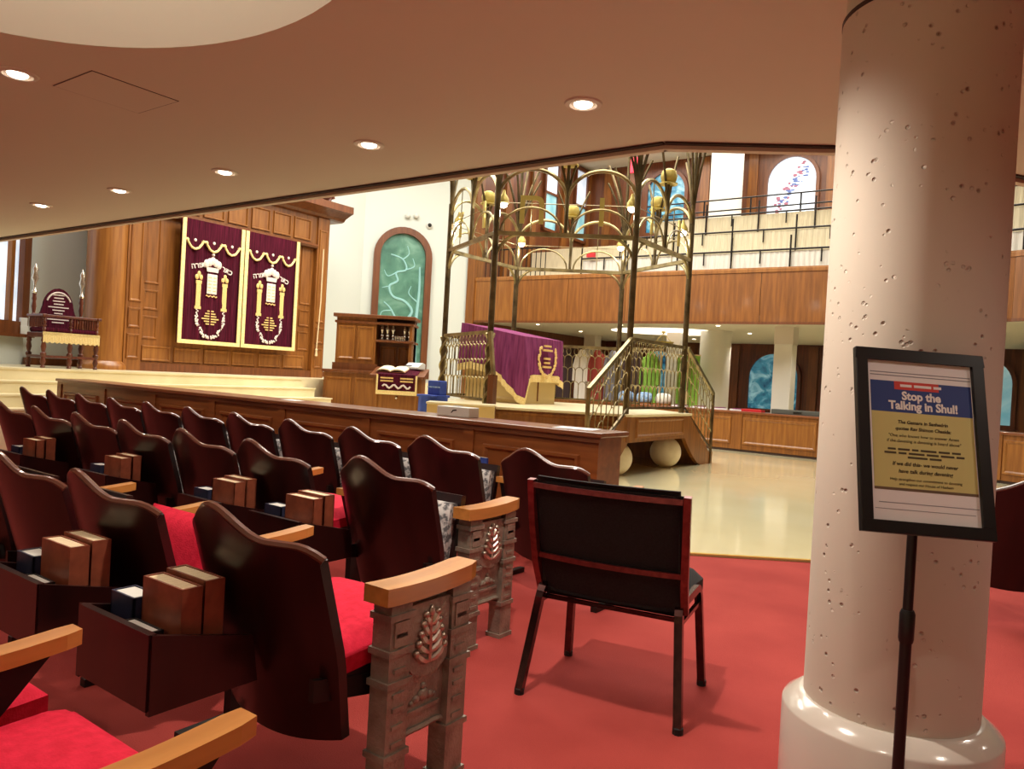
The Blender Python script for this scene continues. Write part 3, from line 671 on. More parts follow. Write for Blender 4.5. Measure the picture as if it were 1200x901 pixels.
# curtains
def curtain(x0, x1, label):
    cw = x1-x0; c = thing('ark_curtain', label, 'curtain', -12.6+.16, AQ+(x0+x1)/2, PZ, PI/2, 'curtains of the ark')
    zt, zb = 2.72, .52
    def fn(u, v):
        x = (u-.5)*cw; return (x, .02*math.sin(u*PI*11+v*.8)+.008*math.sin(u*PI*23), zb+(zt-zb)*v)
    MB().sheet(fn, 66, 6, th=(0, .012, 0)).build('velvet', 'velvet_maroon', c, smooth=True)
    br = MB(); w = .07
    for (a, b_, z0, z1) in ((-cw/2, -cw/2+w, zb, zt), (cw/2-w, cw/2, zb, zt), (-cw/2+w, cw/2-w, zb, zb+w)): br.box(a, b_, -.042, -.024, z0, z1)
    br.build('gold_border', 'gold_trim', c)
    # scalloped valance with gold edge and buttons
    va = []; n = 3; x = -cw/2+w
    W_ = (cw-2*w)/n; zz = 2.30
    for i in range(n):
        a = x+i*W_; va += [(a, zz+.05), (a+W_*.12, zz+.06), (a+W_*.12, zz+.02), (a+W_*.30, zz-.07), (a+W_*.5, zz-.10), (a+W_*.70, zz-.07), (a+W_*.88, zz+.02), (a+W_*.88, zz+.06)]
    va.append((-x, zz+.05))
    v = MB().prism([(x, zt)]+va+[(-x, zt)], .008, 'y', -.026).build('valance', 'velvet_maroon', c)
    eb = MB()
    for (a, z0), (b_, z1) in zip(va, va[1:]):
        eb.tube([(a, -.030, z0), (b_, -.030, z1)], .022, 6)
    eb.build('valance_braid', 'gold_trim', v)
    for i in range(n): MB().ball((x+(i+.5)*W_, -.03, zz+.06), .028, 10, 8, (1, .4, 1)).build('button', 'silver_thread', v)
    em = 'embroidery'
    # crown
    cr = MB(); cr.prism([(-.11, 1.84), (.11, 1.84), (.125, 1.92), (-.125, 1.92)], .014, 'y', -.026)
    for k in range(-2, 3): cr.ball((k*.062, -.02, 1.98+.03*(2-abs(k))), .06, 10, 8, (.95, .3, 1.25))
    cr.ball((0, -.02, 2.15), .03, 8, 6); cr.build('crown', 'silver_thread', c, smooth=True)
    tb = MB().box(-.1, .1, -.03, -.014, 1.44, 1.80).build('tablet', 'silver_thread', c, bevel=.01)
    ln = MB()
    for i in range(5):
        for sx in (-.05, .05): ln.box(sx-.03, sx+.03, -.033, -.029, 1.49+i*.06, 1.505+i*.06)
    ln.build('tablet_lines', 'gold_thread', tb)
    for sx in (-1, 1):
        cl = MB(); xx = sx*.26
        cl.box(xx-.045, xx+.045, -.026, -.012, 1.17, 1.62); cl.box(xx-.06, xx+.06, -.028, -.012, 1.15, 1.20); cl.box(xx-.055, xx+.055, -.028, -.012, 1.60, 1.66)
        for k in (-1, 0, 1): cl.ball((xx+k*.04, -.02, 1.72+.06*(1-abs(k))), .035, 8, 6, (1, .3, 1.4))
        cl.build('embroidered_pillar', 'gold_thread', c, smooth=True)
    ga = MB(); rnd = random.Random(3)
    for i in range(25):
        t = PI+PI*i/24; gx, gz = .265*math.cos(t), 1.0+.30*math.sin(t)*(1.15)
        for k in range(3): ga.ball((gx+rnd.uniform(-.03, .03), -.018, gz+rnd.uniform(-.03, .03)), rnd.uniform(.013, .024), 7, 5, (1, .4, 1))
    for sx in (-1, 1):
        for i in range(5): ga.ball((sx*(.265+rnd.uniform(-.02, .02)), -.018, 1.02+i*.03), .018, 7, 5, (1, .4, 1))
    ga.build('garland', 'silver_thread', c, smooth=True)
    sw = MB(); sw.tube([(-.11+.22*i/12, -.02, 1.40+.012*math.sin(i*1.6)) for i in range(13)], .011, 6); sw.build('scroll_line', 'gold_thread', c)
    # the dedication lines are too small to read: stitched bars
    dl = MB()
    for i, ww in enumerate((.13, .2, .24, .34, .24, .17)): dl.box(-ww/2, ww/2, -.022, -.013, 1.12-i*.047, 1.142-i*.047)
    dl.build('stitched_lines', 'gold_thread', c)
    text('lettering', 'רתכ', .13, 'silver_thread', c, (.29, -.024, 1.90), (PI/2, .30, 0), .004, bold=.003)
    text('lettering', 'הרות', .13, 'silver_thread', c, (-.29, -.024, 1.92), (PI/2, -.25, 0), .004, bold=.003)
curtain(-1.26, -.012, 'left maroon velvet ark curtain with gold border and crown embroidery')
curtain(.012, 1.26, 'right maroon velvet ark curtain with gold border and crown embroidery')
cdm = thing('curtain_cord', 'pale pull cord hanging beside the right ark curtain', 'cord', -12.6+.12, AQ+1.93, PZ, PI/2)
MB().tube([(0, 0, 2.7), (-.01, -.01, 1.6), (-.05, 0, .62)], .012, 6).build('rope', 'cord', cdm, smooth=True)
MB().lathe([(0, 0), (.03, .02), (.02, .12), (.028, .15), (0, .18)], 10, (-.05, 0, .44)).build('tassel', 'cord', cdm, smooth=True)
# round wooden column left of the ark
wc = thing('wooden_column', 'round fluted-base wooden column standing left of the ark', 'column', -12.75, 6.2, PZ)
MB().lathe([(.36, 0), (.36, .06), (.34, .1), (.30, .14), (.30, 7.0)], 32).build('shaft', 'oak_light', wc, smooth=True)
wc2 = MB().box(-.25, .25, -.12, .12, 0, 6.9).build('dark_side_panel', 'walnut_wall', wc, loc=(-.55, .42, 0))

# ================================================================== ceremonial chair on the dais
ec = thing('ceremonial_chair', 'carved wooden ceremonial chair with maroon back and gold fringe on the dais', 'chair', -12.15, 5.32, PZ, PI/2)
ec.scale = (.86, .86, .93)
def turned(x, y, z0, z1, r=.03):
    L = z1-z0; pr = [(r*.9, 0), (r*1.1, .04*L), (r*.6, .08*L), (r*1.25, .2*L), (r*.75, .34*L), (r*1.3, .4*L), (r*1.3, .46*L), (r*.7, .5*L), (r*1.2, .66*L), (r*.8, .8*L), (r*1.15, .86*L), (r*.9, .94*L), (r, L)]
    return MB().lathe(pr, 14, (x, y, z0))
CX = (-.44, -.02, .42)
for x in CX:
    turned(x, -.30, 0, .50, .036).build('leg', 'walnut_wall', ec, smooth=True)
for x in (-.44, .42): turned(x, .26, 0, .50, .036).build('leg', 'walnut_wall', ec, smooth=True)
for (x0, x1, y0, y1) in ((-.44, .42, -.33, -.27), (-.47, -.41, -.3, .26), (.39, .45, -.3, .26)): MB().box(x0, x1, y0, y1, .16, .2).build('stretcher', 'walnut_wall', ec)
MB().box(-.47, .45, -.33, .29, .48, .56).build('seat', 'walnut_wall', ec, bevel=.01)
MB().box(-.45, .43, -.32, .26, .56, .64).build('cushion', 'velvet_maroon', ec, bevel=.03)
fr_ = MB()
for i in range(44): fr_.box(-.47+i*.021, -.453+i*.021, -.352, -.338, .40+.01*math.sin(i*1.7), .56)
fr_.box(-.475, .455, -.352, -.33, .52, .565)
for i in range(26): fr_.box(.448, .462, -.33+i*.023, -.312+i*.023, .40, .56)
fr_.build('fringe', 'gold_trim', ec)
for x in CX: turned(x, -.30, .56, .80, .026).build('arm_post', 'walnut_wall', ec, smooth=True)
for x in (-.46, .44): MB().box(x-.035, x+.035, -.36, .28, .80, .845).build('armrest', 'walnut_wall', ec, bevel=.012)
MB().box(-.47, .45, -.34, -.26, .80, .84).build('front_rail', 'walnut_wall', ec, bevel=.01)
for xs_ in (.44, -.46):
    for i in range(7): MB().lathe([(.012, 0), (.02, .08), (.012, .16)], 8, (xs_, -.25+i*.075, .64)).build('spindle', 'walnut_wall', ec, smooth=True)
for i in range(9): MB().lathe([(.012, 0), (.02, .08), (.012, .16)], 8, (.04+i*.042, -.30, .64)).build('spindle', 'walnut_wall', ec, smooth=True)
out = [(-.32, .64), (.30, .64), (.30, .98)]+[(.30*math.cos(t)-.01, 1.0+.22*math.sin(t)) for t in [PI*i/12 for i in range(13)]]+[(-.32, .98)]
out = [(-.32, .64), (.30, .64), (.34, .74), (.27, .9)]+[(.25*math.cos(t)-.01, 1.0+.30*math.sin(t)**1.2) for t in [PI*i/12 for i in range(13)]]+[(-.29, .9), (-.36, .74)]
bkp = MB().prism(out, .05, 'y', .22).build('backrest', 'velvet_maroon', ec, label='maroon arched backrest with pale embroidered lines')
sl = MB()
for i, ww in enumerate((.2, .16, .2, .16, .34, .2, .14, .3, .36, .2)): sl.box(-.01-ww/2, -.01+ww/2, .214, .222, 1.18-i*.05, 1.198-i*.05)
sl.tube([(.2*math.cos(t)-.01, .216, 1.03+.2*math.sin(t)) for t in [.3+(PI-.6)*i/12 for i in range(13)]], .014, 5)
sl.build('stitched_lines', 'silver_thread', bkp)
for x in (-.40, .38):
    turned(x, .24, .56, 1.18, .032).build('back_post', 'walnut_wall', ec, smooth=True)
    MB().lathe([(.03, 0), (.045, .03), (.02, .07), (.02, .16), (.055, .24), (.03, .33), (.045, .38), (.012, .46), (0, .5)], 12, (x, .24, 1.18)).build('finial', 'silver', ec, smooth=True)

# ================================================================== cantor's lectern group right of the ark
lc = thing('cantor_lectern', 'large panelled wooden cantor lectern with display shelf beside the dais', 'lectern', *room(-2.55, 14.0), 0, -RZ)
lc.scale = (1, 1, 1.1)
MB().box(-.95, .75, -.05, .85, 0, 1.05).build('base_cabinet', 'oak', lc)
MB().box(-.99, .80, -.09, .88, 1.05, 1.10).build('base_top', 'oak_deep', lc, bevel=.006)
for i in range(3): raised_panel(lc, -.92+i*.55, -.92+(i+1)*.55-.06, .3, .98, -.05, 'oak_light')
MB().box(-.80, -.05, .12, .8, 1.10, 2.0).build('upper_cabinet', 'oak', lc)
raised_panel(lc, -.76, -.44, 1.28, 1.86, .12, 'oak_light'); raised_panel(lc, -.40, -.09, 1.28, 1.86, .12, 'oak_light')
MB().box(-.05, .62, .45, .8, 1.10, 2.0).build('shelf_back', 'oak_deep', lc); MB().box(.57, .62, .14, .8, 1.10, 1.92).build('side_panel', 'oak', lc)
raised_panel(lc, -.02, .30, 1.22, 1.55, .45, 'oak'); raised_panel(lc, .32, .55, 1.22, 1.55, .45, 'oak')
MB().box(-.05, .66, .10, .8, 1.60, 1.64).build('display_shelf', 'oak_deep', lc, bevel=.006)
MB().box(-.86, .68, .06, .84, 2.0, 2.06).build('cornice', 'oak_deep', lc, bevel=.01); MB().box(-.83, .65, .09, .82, 1.90, 1.94).build('moulding', 'oak_deep', lc); MB().box(-.84, -.0, .08, .15, 1.10, 1.22).build('moulding', 'oak_deep', lc)
def lec_pt(x, y, z):
    return lc.location+Vector((x, y, z*1.1))
for i, (x, s) in enumerate(((.04, 1), (.145, 1), (.25, 1), (.47, .95), (.56, .95))):
    t = thing('silver_finial', 'silver scroll finial on the lectern shelf, %s from the left' % ORD[i], 'finial', 0, 0, 0, 0, 'silver finials on the lectern shelf')
    t.location = lec_pt(x, .24, 1.64)
    MB().lathe([(.03, 0), (.045, .02), (.018, .05), (.04, .09), (.018, .13), (.034, .18), (.045, .2), (.03, .24), (.012, .29), (0, .33)], 14).build('turned_body', 'silver', t, smooth=True).scale = (s, s, s)
for i in range(6):
    t = thing('silver_cup', 'tiny silver cup on the lectern shelf, %s from the left' % ORD[i], 'cup', 0, 0, 0, 0, 'small silver cups on the lectern shelf')
    t.location = lec_pt(.31+i*.032, .16, 1.64); MB().lathe([(.012, 0), (.008, .03), (.015, .05), (.014, .09), (.012, .088)], 10).build('bowl', 'silver', t, smooth=True)
# desk with embroidered cloth
dk = thing('reading_desk', 'small wooden reading desk covered by maroon embroidered cloth near the blue box', 'desk', *room(-1.97, 12.9), 0, -RZ)
MB().box(-.42, .42, 0, .55, 0, 1.12).build('body', 'oak', dk); raised_panel(dk, -.36, .36, .2, .9, 0, 'oak_light')
MB().prism([(-.05, 1.12), (.6, 1.12), (.6, 1.30), (-.05, 1.16)], .94, 'x', -.47).build('sloped_top', 'oak_deep', dk, bevel=.006)
MB().ball((0, -.03, .78), .025, 10, 8).build('knob', 'silver', dk, smooth=True)
cl = MB().box(-.34, .34, -.075, -.055, .88, 1.17); cl.prism([(-.06, 1.165), (.4, 1.262), (.4, 1.272), (-.06, 1.178)], .68, 'x', -.34)
clo = cl.build('desk_cloth', 'velvet_maroon', dk)
MB().box(-.35, .35, -.082, -.05, .83, .90).build('fringe', 'gold_trim', clo)
g = MB()
for (x0, x1) in ((-.35, -.32), (.32, .35)): g.box(x0, x1, -.08, -.052, .88, 1.17)
g.build('gold_border', 'gold_trim', clo)
MB().tube([(-.24+.48*i/16, -.078, .97+.03*math.sin(i*1.2)) for i in range(17)], .016, 6).build('embroidered_swag', 'silver_thread', clo, smooth=True)
g = MB()
for r in range(2):
    for sx in (-.17, .17): g.box(sx-.11, sx+.11, -.079, -.07, 1.05+r*.05, 1.075+r*.05)
g.build('stitched_lines', 'gold_thread', clo)
def desk_pt(x, y, z): return dk.location+Vector((x, y, z))
t = thing('open_book', 'open book with cream pages on the reading desk', 'book', 0, 0); t.location = desk_pt(-.12, .2, 1.255); t.rotation_euler = (.2, 0, RZ+.5)
MB().sheet(lambda u, v: ((u-.5)*.5, (v-.5)*.32, .035*abs(math.sin((u-.5)*PI*2))**.6+.01), 16, 2, th=(0, 0, -.02)).build('pages', 'page_cream', t, smooth=True)
MB().box(-.26, .26, -.17, .17, -.014, -.008).build('cover', 'book_brown', t)
t = thing('desk_device', 'pale grey desk device standing on the reading desk top', 'device', 0, 0); t.location = desk_pt(.22, .48, 1.285)
MB().prism([(-.1, 0), (.1, 0), (.1, .1), (.02, .12), (-.1, .04)], .34, 'x', -.17).build('housing', 'box_white', t, bevel=.01)
MB().box(-.15, .0, -.09, -.02, .05, .07).build('handset', 'print_grey', t)
# blue covered stand and crate beside the bimah
bs = thing('blue_covered_stand', 'blue cloth covered stand beside the bimah railing', 'stand', *room(-1.10, 10.6))
MB().sheet(lambda u, v: ((.17+.012*math.sin(u*2*PI*9)*(1-v))*math.cos(2*PI*u)*(1.25 if abs(math.cos(2*PI*u)) > abs(math.sin(2*PI*u)) else 1.1), (.17+.012*math.sin(u*2*PI*9)*(1-v))*math.sin(2*PI*u)*1.15, v*.93), 72, 4).build('cloth', 'blue_cloth', bs, smooth=True)
MB().box(-.17, .17, -.17, .17, .90, .935).build('top', 'blue_cloth', bs, bevel=.012)
bt = thing('blue_box', 'glossy blue box standing on the blue covered stand', 'box', *room(-1.05, 10.6), .936)
MB().box(-.11, .11, -.08, .08, 0, .2).build('carton', 'blue_cloth', bt, bevel=.01); MB().box(-.112, .112, -.082, -.07, .10, .12).build('stripe', 'light_blue', bt)
cc = thing('cream_cabinet', 'low cream cabinet with dark slot beside the bimah', 'cabinet', *room(-.62, 9.5))
cc.rotation_euler = (0, 0, 0)
MB().box(-.42, .42, -.2, .2, 0, .86).build('body', 'cream_laminate', cc, bevel=.006); MB().box(-.43, .43, -.21, .21, .86, .885).build('top', 'cream_stone', cc, bevel=.004)
MB().box(-.28, -.265, -.206, -.2, .66, .80).build('slot', 'edge_dark', cc)
# ================================================================== windows of the hall
def arch_outline(w, z0, z1, n=18):
    r = w/2; return [(-r, z0), (r, z0)]+[(r*math.cos(t), z1-r+r*math.sin(t)) for t in [PI*i/n for i in range(n+1)]]
def arch_frame(w, z0, z1, t, d, n=18):
    A = arch_outline(w, z0, z1, n); B = arch_outline(w-2*t, z0+t, z1-t, n); m = MB(); k = len(A)
    for (P, y) in ((A, 0), (A, -d), (B, -d), (B, 0)): m.v += [(x, y, z) for x, z in P]
    for s in range(3):
        for i in range(k): m.f.append((s*k+i, s*k+(i+1) % k, (s+1)*k+(i+1) % k, (s+1)*k+i))
    return m
def window(n, p, q, rot, w, z0, z1, fm, glass, t=.12, d=.1, sill=True):
    o = arch_frame(w, z0, z1, t, d).build('window_%d' % n, fm, None); o.location = W(p, q); o.rotation_euler = (0, 0, RZ+rot); o['kind'] = 'structure'
    MB().prism(arch_outline(w-2*t+.01, z0+t-.005, z1-t+.005), .02, 'y', -.03).build('pane', glass, o)
    if sill: MB().box(-w/2-.06, w/2+.06, -d-.08, 0, z0-.05, z0).build('window_sill', fm, o)
    return o
dd = Vector((1.7, 2.2)).normalized()
w1 = window(1, -14+dd.x*.99, 13+dd.y*.99, math.atan2(dd.y, dd.x), 1.46, 1.27, 4.85, 'oak_deep', 'glass_green', .16, .14)
tr = MB()   # etched tree: trunk and branches
def br(pts, r0, r1):
    L = len(pts); P4 = [pts[0]]+list(pts)+[pts[-1]]; sm = []
    for i in range(L-1):
        a, b_, c, d = [Vector(v) for v in P4[i:i+4]]
        for k in range(5):
            t = k/5; sm.append(.5*((2*b_)+(c-a)*t+(2*a-5*b_+4*c-d)*t*t+(3*b_-a-3*c+d)*t**3))
    sm.append(Vector(pts[-1])); L = len(sm)
    tr.tube([(v.x, -.032, v.y) for v in sm], [r0+(r1-r0)*i/(L-1) for i in range(L)], 6)
br([(.42, 1.45), (.40, 2.0), (.42, 2.6), (.46, 3.3), (.44, 3.9)], .075, .02)
br([(.40, 2.1), (.25, 2.35), (-.05, 2.5), (-.25, 2.8), (-.42, 2.95)], .05, .015); br([(.1, 2.45), (.3, 2.75), (.1, 3.0), (-.2, 3.1), (-.3, 3.35), (-.1, 3.5), (-.15, 3.7), (.1, 3.8), (.0, 4.05), (-.3, 4.15)], .04, .02)
br([(-.15, 3.7), (-.35, 3.6), (-.45, 3.75)], .02, .008); br([(.0, 4.05), (.15, 4.2), (.1, 4.4)], .02, .008); br([(-.3, 3.35), (-.48, 3.3)], .018, .008); br([(.40, 1.7), (.2, 1.85), (.0, 1.8), (-.2, 2.0)], .03, .01); br([(-.2, 2.75), (-.45, 2.7), (-.5, 2.5)], .02, .008); br([(-.1, 2.5), (-.3, 2.4), (-.35, 2.2)], .02, .008); br([(.1, 3.8), (.3, 3.9), (.25, 4.1)], .02, .01); br([(.43, 3.0), (.2, 3.2), (.25, 3.4)], .02, .008)
tr.build('etched_tree', 'glass_tree', w1, smooth=True)
dl_ = Vector((-1.8, 2.1)).normalized()
w2 = window(2, -12.2+dl_.x*1.72, 3.4+dl_.y*1.72, math.atan2(dl_.y, dl_.x), 1.9, 1.5, 5.2, 'oak_deep', 'glass_pale', .2, .12)
MB().box(.42, .52, -.1, -.02, 1.6, 4.3).build('mullion', 'oak', w2)
t = thing('white_carton', 'small white carton on the window sill at the far left', 'carton', -12.2+dl_.x*2.5+.1, 3.4+dl_.y*2.5+.08, 1.5)
MB().box(-.07, .07, -.06, .06, 0, .14).build('lower_part', 'box_white', t, bevel=.006); MB().box(-.05, .05, -.05, .05, .14, .27).build('upper_part', 'box_white', t, bevel=.006)
# upper gallery windows
for n, (q, w_) in enumerate(((18.7, .8), (20.4, .8))):
    o = MB(); t_ = .08
    for (a, b_, z0, z1) in ((-w_/2, -w_/2+t_, 5.6, 7.9), (w_/2-t_, w_/2, 5.6, 7.9), (-w_/2, w_/2, 5.6, 5.68), (-w_/2, w_/2, 7.82, 7.9), (-w_/2, w_/2, 6.7, 6.76)): o.box(a, b_, -.1, 0, z0, z1)
    o = o.build('window_%d' % (3+n), 'oak_deep', None); o.location = W(-12.3, q); o.rotation_euler = (0, 0, RZ+PI/2); o['kind'] = 'structure'
    MB().box(-w_/2+t_, w_/2-t_, -.04, -.02, 5.68, 6.70).build('pane', 'glass_sky', o); MB().box(-w_/2+t_, w_/2-t_, -.04, -.02, 6.76, 7.82).build('pane', 'glass_pale', o)
w5 = window(5, -5.93, 21.0, 0, 1.46, 5.75, 7.75, 'oak_deep', 'glass_pale', .09, .1)
fg = MB(); rnd = random.Random(11)
for i in range(34): u_ = rnd.random(); fg.ball((-.42+.62*u_+rnd.uniform(-.12, .1), -.036, 6.1+1.25*u_+rnd.uniform(-.12, .2)), rnd.uniform(.025, .06), 8, 5, (rnd.uniform(.8, 1.6), .08, rnd.uniform(.4, .9)))
fg.build('painted_figure', 'glass_figure', w5, smooth=True)
fg = MB()
for i in range(34): u_ = rnd.random(); fg.ball((-.40+.80*u_+rnd.uniform(-.1, .1), -.038, 6.05+1.3*u_+rnd.uniform(-.1, .25)), rnd.uniform(.02, .05), 8, 5, (rnd.uniform(.8, 1.8), .08, rnd.uniform(.3, .8)))
fg.build('painted_foliage', 'glass_figure_blue', w5, smooth=True)
w6 = window(6, -9.6, 21.0, 0, 1.4, 5.75, 7.75, 'oak_deep', 'glass_blue', .1, .1)
w7 = window(7, -6.62, 22.7, 0, 1.62, .62, 2.46, 'walnut_wall', 'glass_blue', .1, .1)
w8 = window(8, -1.35, 22.7, 0, 1.5, .62, 2.5, 'walnut_wall', 'glass_sky', .1, .1); w9 = window(9, .55, 22.7, 0, 1.5, .62, 2.5, 'walnut_wall', 'glass_sky', .1, .1)
w10 = window(10, -10.3, 22.7, 0, 1.5, .62, 2.46, 'walnut_wall', 'glass_blue', .1, .1)
# wall panelling: gallery back wall and lower far wall
for nm, q, z0, z1, xs, m in (('wall_far_gallery', 21.0, 2.8, 7.95, (-11.6, -10.7, -8.4, -7.9, -7.0, -4.9, -4.4, -3.9, -2.6, -1.2, .2, 1.6), 'oak'), ('wall_far', 22.7, .1, 2.6, (-11.4, -9.2, -8.4, -7.8, -5.5, -5.0, -4.3, -3.6, -2.6, -.4, 1.7), 'oak_deep')):
    pw_ = bpy.data.objects[nm]
    for x in xs: MB().box(x-.13, x+.13, q-.07, q, z0, z1).build('pilaster', m, pw_)
pw_ = bpy.data.objects['wall_far_side']
for q in (15.35, 16.6, 17.8, 19.5, 20.9): MB().box(-12.3, -12.22, q-.14, q+.14, 2.8, 7.95).build('pilaster', 'oak', pw_)
MB().box(-12.3, -12.05, 15.05, 15.4, 0, 5.0).build('corner_pilaster', 'oak', pw_)
# ================================================================== small wall fittings
for (x, z, l) in ((.30, 5.15, 'small white wall sensor above the arched green window'), (.52, 5.17, 'white dome camera above the arched green window')):
    t = thing('wall_camera', l, 'camera', -14+dd.x*(.75+x), 13+dd.y*(.75+x), z, math.atan2(dd.y, dd.x))
    MB().ball((0, -.06, 0), .07, 12, 8).build('dome', 'box_white', t, smooth=True); MB().box(-.05, .05, -.03, 0, -.05, .05).build('mount', 'box_white', t)
t = thing('wall_camera', 'black lens camera right of the white dome above the window', 'camera', -14+dd.x*1.62, 13+dd.y*1.62, 4.98, math.atan2(dd.y, dd.x))
MB().lathe([(.09, 0), (.09, .04), (.06, .06)], 16, M=Matrix.Rotation(PI/2, 4, 'X')).build('housing', 'box_white', t, smooth=True); MB().ball((0, -.07, 0), .05, 12, 8).build('lens', 'black_paint', t, smooth=True)
t = thing('exit_sign', 'small red exit sign hanging under the upper ceiling', 'sign', -10.0, 19.6, 7.35)
MB().box(-.2, .2, -.04, .04, 0, .42).build('face', 'exit_red', t); MB().box(-.02, .02, -.02, .02, .42, .65).build('stem', 'box_white', t)

# ================================================================== bimah
HC = (-6.13, 9.92); HR = 1.86; PF = .84; RG = 3.17
bi = thing('bimah', 'hexagonal wooden bimah with bronze canopy frame, railings and stairs on stone spheres', 'bimah', *HC)
VA = [math.radians(a) for a in (270, 330, 30, 90, 150, 210)]
V = [Vector((HR*math.cos(a), HR*math.sin(a), 0)) for a in VA]
def hexp(r): return [(r*math.cos(a), r*math.sin(a)) for a in VA]
MB().prism(hexp(1.98), .34, 'z', .47).build('platform', 'oak', bi); MB().prism(hexp(2.03), .035, 'z', PF-.03).build('deck', 'cream_stone', bi, bevel=.006)
for k in range(6):
    a = (VA[k]+VA[(k+1) % 6])/2 if k != 5 else math.radians(240)
    if k == 1: a = 0.0
    ap = 1.98*math.cos(PI/6)
    o = raised_panel(bi, -.80, .80, .52, .79, 0, 'oak_light', 'fascia_panel', d=.02, mold=.05)
    o.rotation_euler = (0, 0, a+PI/2); o.location = (ap*math.cos(a), ap*math.sin(a), 0)
    MB().ball((1.66*math.cos(VA[k]), 1.66*math.sin(VA[k]), .235), .235, 28, 18).build('stone_sphere', 'sphere_stone', bi, smooth=True)
for k, v in enumerate(V):
    pt = MB().tube([v+Vector((0, 0, PF)), v+Vector((0, 0, 3.9))], .042, 10); o = pt.build('post', 'bronze_dark', bi, smooth=True)
    tw = MB()
    for s in range(2): tw.tube([v+Vector((.05*math.cos(t*2.2+s*PI), .05*math.sin(t*2.2+s*PI), PF+.02+t*.16)) for t in [i*.25 for i in range(25)]], .018, 5)
    if k in (0, 5): tw.build('twist', 'bronze', o, smooth=True)
    rad = v.normalized(); tan = Vector((-rad.y, rad.x, 0)); st = MB()
    for (sg_, out_, top, r) in ((-1, .05, 5.1, .022), (1, .05, 5.1, .022), (-.45, .16, 5.0, .02), (.45, -.14, 5.0, .02), (.0, .0, 5.3, .028), (-.8, -.1, 4.75, .018), (.8, -.1, 4.75, .018)):
        st.tube([v+tan*(sg_*.42*f**1.9)+rad*(out_*f*f)+Vector((0, 0, 3.55+(top-3.55)*f)) for f in [i/9 for i in range(10)]], r, 6)
    st.build('stem_cluster', 'bronze_dark', bi, smooth=True)
def dirs(k):
    a, b_ = V[k], V[(k+1) % 6]; return a, b_, (b_-a).normalized(), (b_-a).length
for k in range(6):
    a, b_, d, L = dirs(k)
    MB().tube([a+Vector((0, 0, RG)), b_+Vector((0, 0, RG))], .038, 4).build('canopy_ring', 'bronze', bi)
    def P(x, z, off=0): return a+d*x+Vector((0, 0, z))
    ar = MB()
    for x0 in (0, L/2):
        ar.tube([P(x0+L/4-(L/4)*math.cos(t), 3.62+.42*math.sin(t)) for t in [PI*i/16 for i in range(17)]], .026, 6)
    ar.build('arch', 'bronze', bi, smooth=True)
    m_ = MB(); m_.tube([P(L/2, RG), P(L/2, 3.62), P(L/2, 4.1)], [.024, .03, .022], 8)
    for s in (-1, 1): m_.tube([P(L/2+s*.28*f**1.6, 3.62+.95*f) for f in [i/8 for i in range(9)]], .018, 6)
    m_.build('mid_stem', 'bronze_dark', bi, smooth=True)
    bu = MB(); c = P(L/2, 4.1); bu.lathe([(.13, 0), (.13, .015), (.07, .02), (.105, .05), (.12, .12), (.10, .19), (.05, .22), (0, .225)], 16, tuple(c)); bu.build('bulb', 'brass_plate', bi, smooth=True)
    iq = MB()   # lower inner arches and under-ring brackets
    for x0 in (L*.25, L*.75): iq.tube([P(x0-(L*.22)*math.cos(t), RG+.02+.34*math.sin(t)) for t in [PI*i/12 for i in range(13)]], .016, 6)
    iq.build('lower_arch', 'bronze', bi, smooth=True)
    for (x0, s) in ((0, 1), (L, -1)):
        bk = MB(); bk.tube([P(x0+s*.36*(1-math.cos(t)), RG-.42+.42*math.sin(t)) for t in [PI/2*i/8 for i in range(9)]], .022, 6)
        bk.build('ring_bracket', 'bronze', bi, smooth=True)
    tl = MB(); tl.tube([P(L*.25, RG), P(L*.25, RG-.0), P(L*.25, 4.05)], .008, 5); tl.tube([P(0, 3.58), P(L, 3.58)], .006, 5); tl.build('tie_rod', 'bronze', bi)
    ang = math.atan2(d.y, d.x)
    for x0, chx in ((L*.25, 'חוזהוז'[k]), (L*.75, 'ו'+'זוחזו'[0:0])):
        if k in (0, 1, 5): text('letter_plate', (chx if x0 < L/2 else 'ו'), .62, 'brass_plate', bi, P(x0, 3.50), (PI/2, 0, ang), .01, bold=.004)
# lamps on the canopy
for k, v in enumerate(V):
    c = v*.93+Vector((0, 0, 3.66)); t = thing('canopy_lamp', ['bright bulb lamp hung on the near left canopy post', 'bright bulb lamp hung on the near right canopy post', 'bright bulb lamp hung on the right canopy post', 'bulb lamp hung on the back right canopy post', 'bulb lamp hung on the back left canopy post', 'bright bulb lamp hung on the left canopy post'][k], 'lamp', HC[0]+c.x, HC[1]+c.y, c.z, 0, 'lamps on the bimah canopy')
    MB().lathe([(.075, -.06), (.07, .0), (.03, .06), (.015, .12)], 14).build('shade', 'brass_plate', t, smooth=True)
    MB().ball((0, 0, -.07), .058, 12, 8).build('bulb', 'lamp_glow', t, smooth=True)
    l = bpy.data.lights.new('canopy_lamp_light', 'POINT'); l.energy = 9; l.color = NEUT; l.shadow_soft_size = .05
    lo_ = bpy.data.objects.new('canopy_lamp_light', l); COL.objects.link(lo_); lo_.location = W(HC[0]+c.x, HC[1]+c.y, c.z-.2)
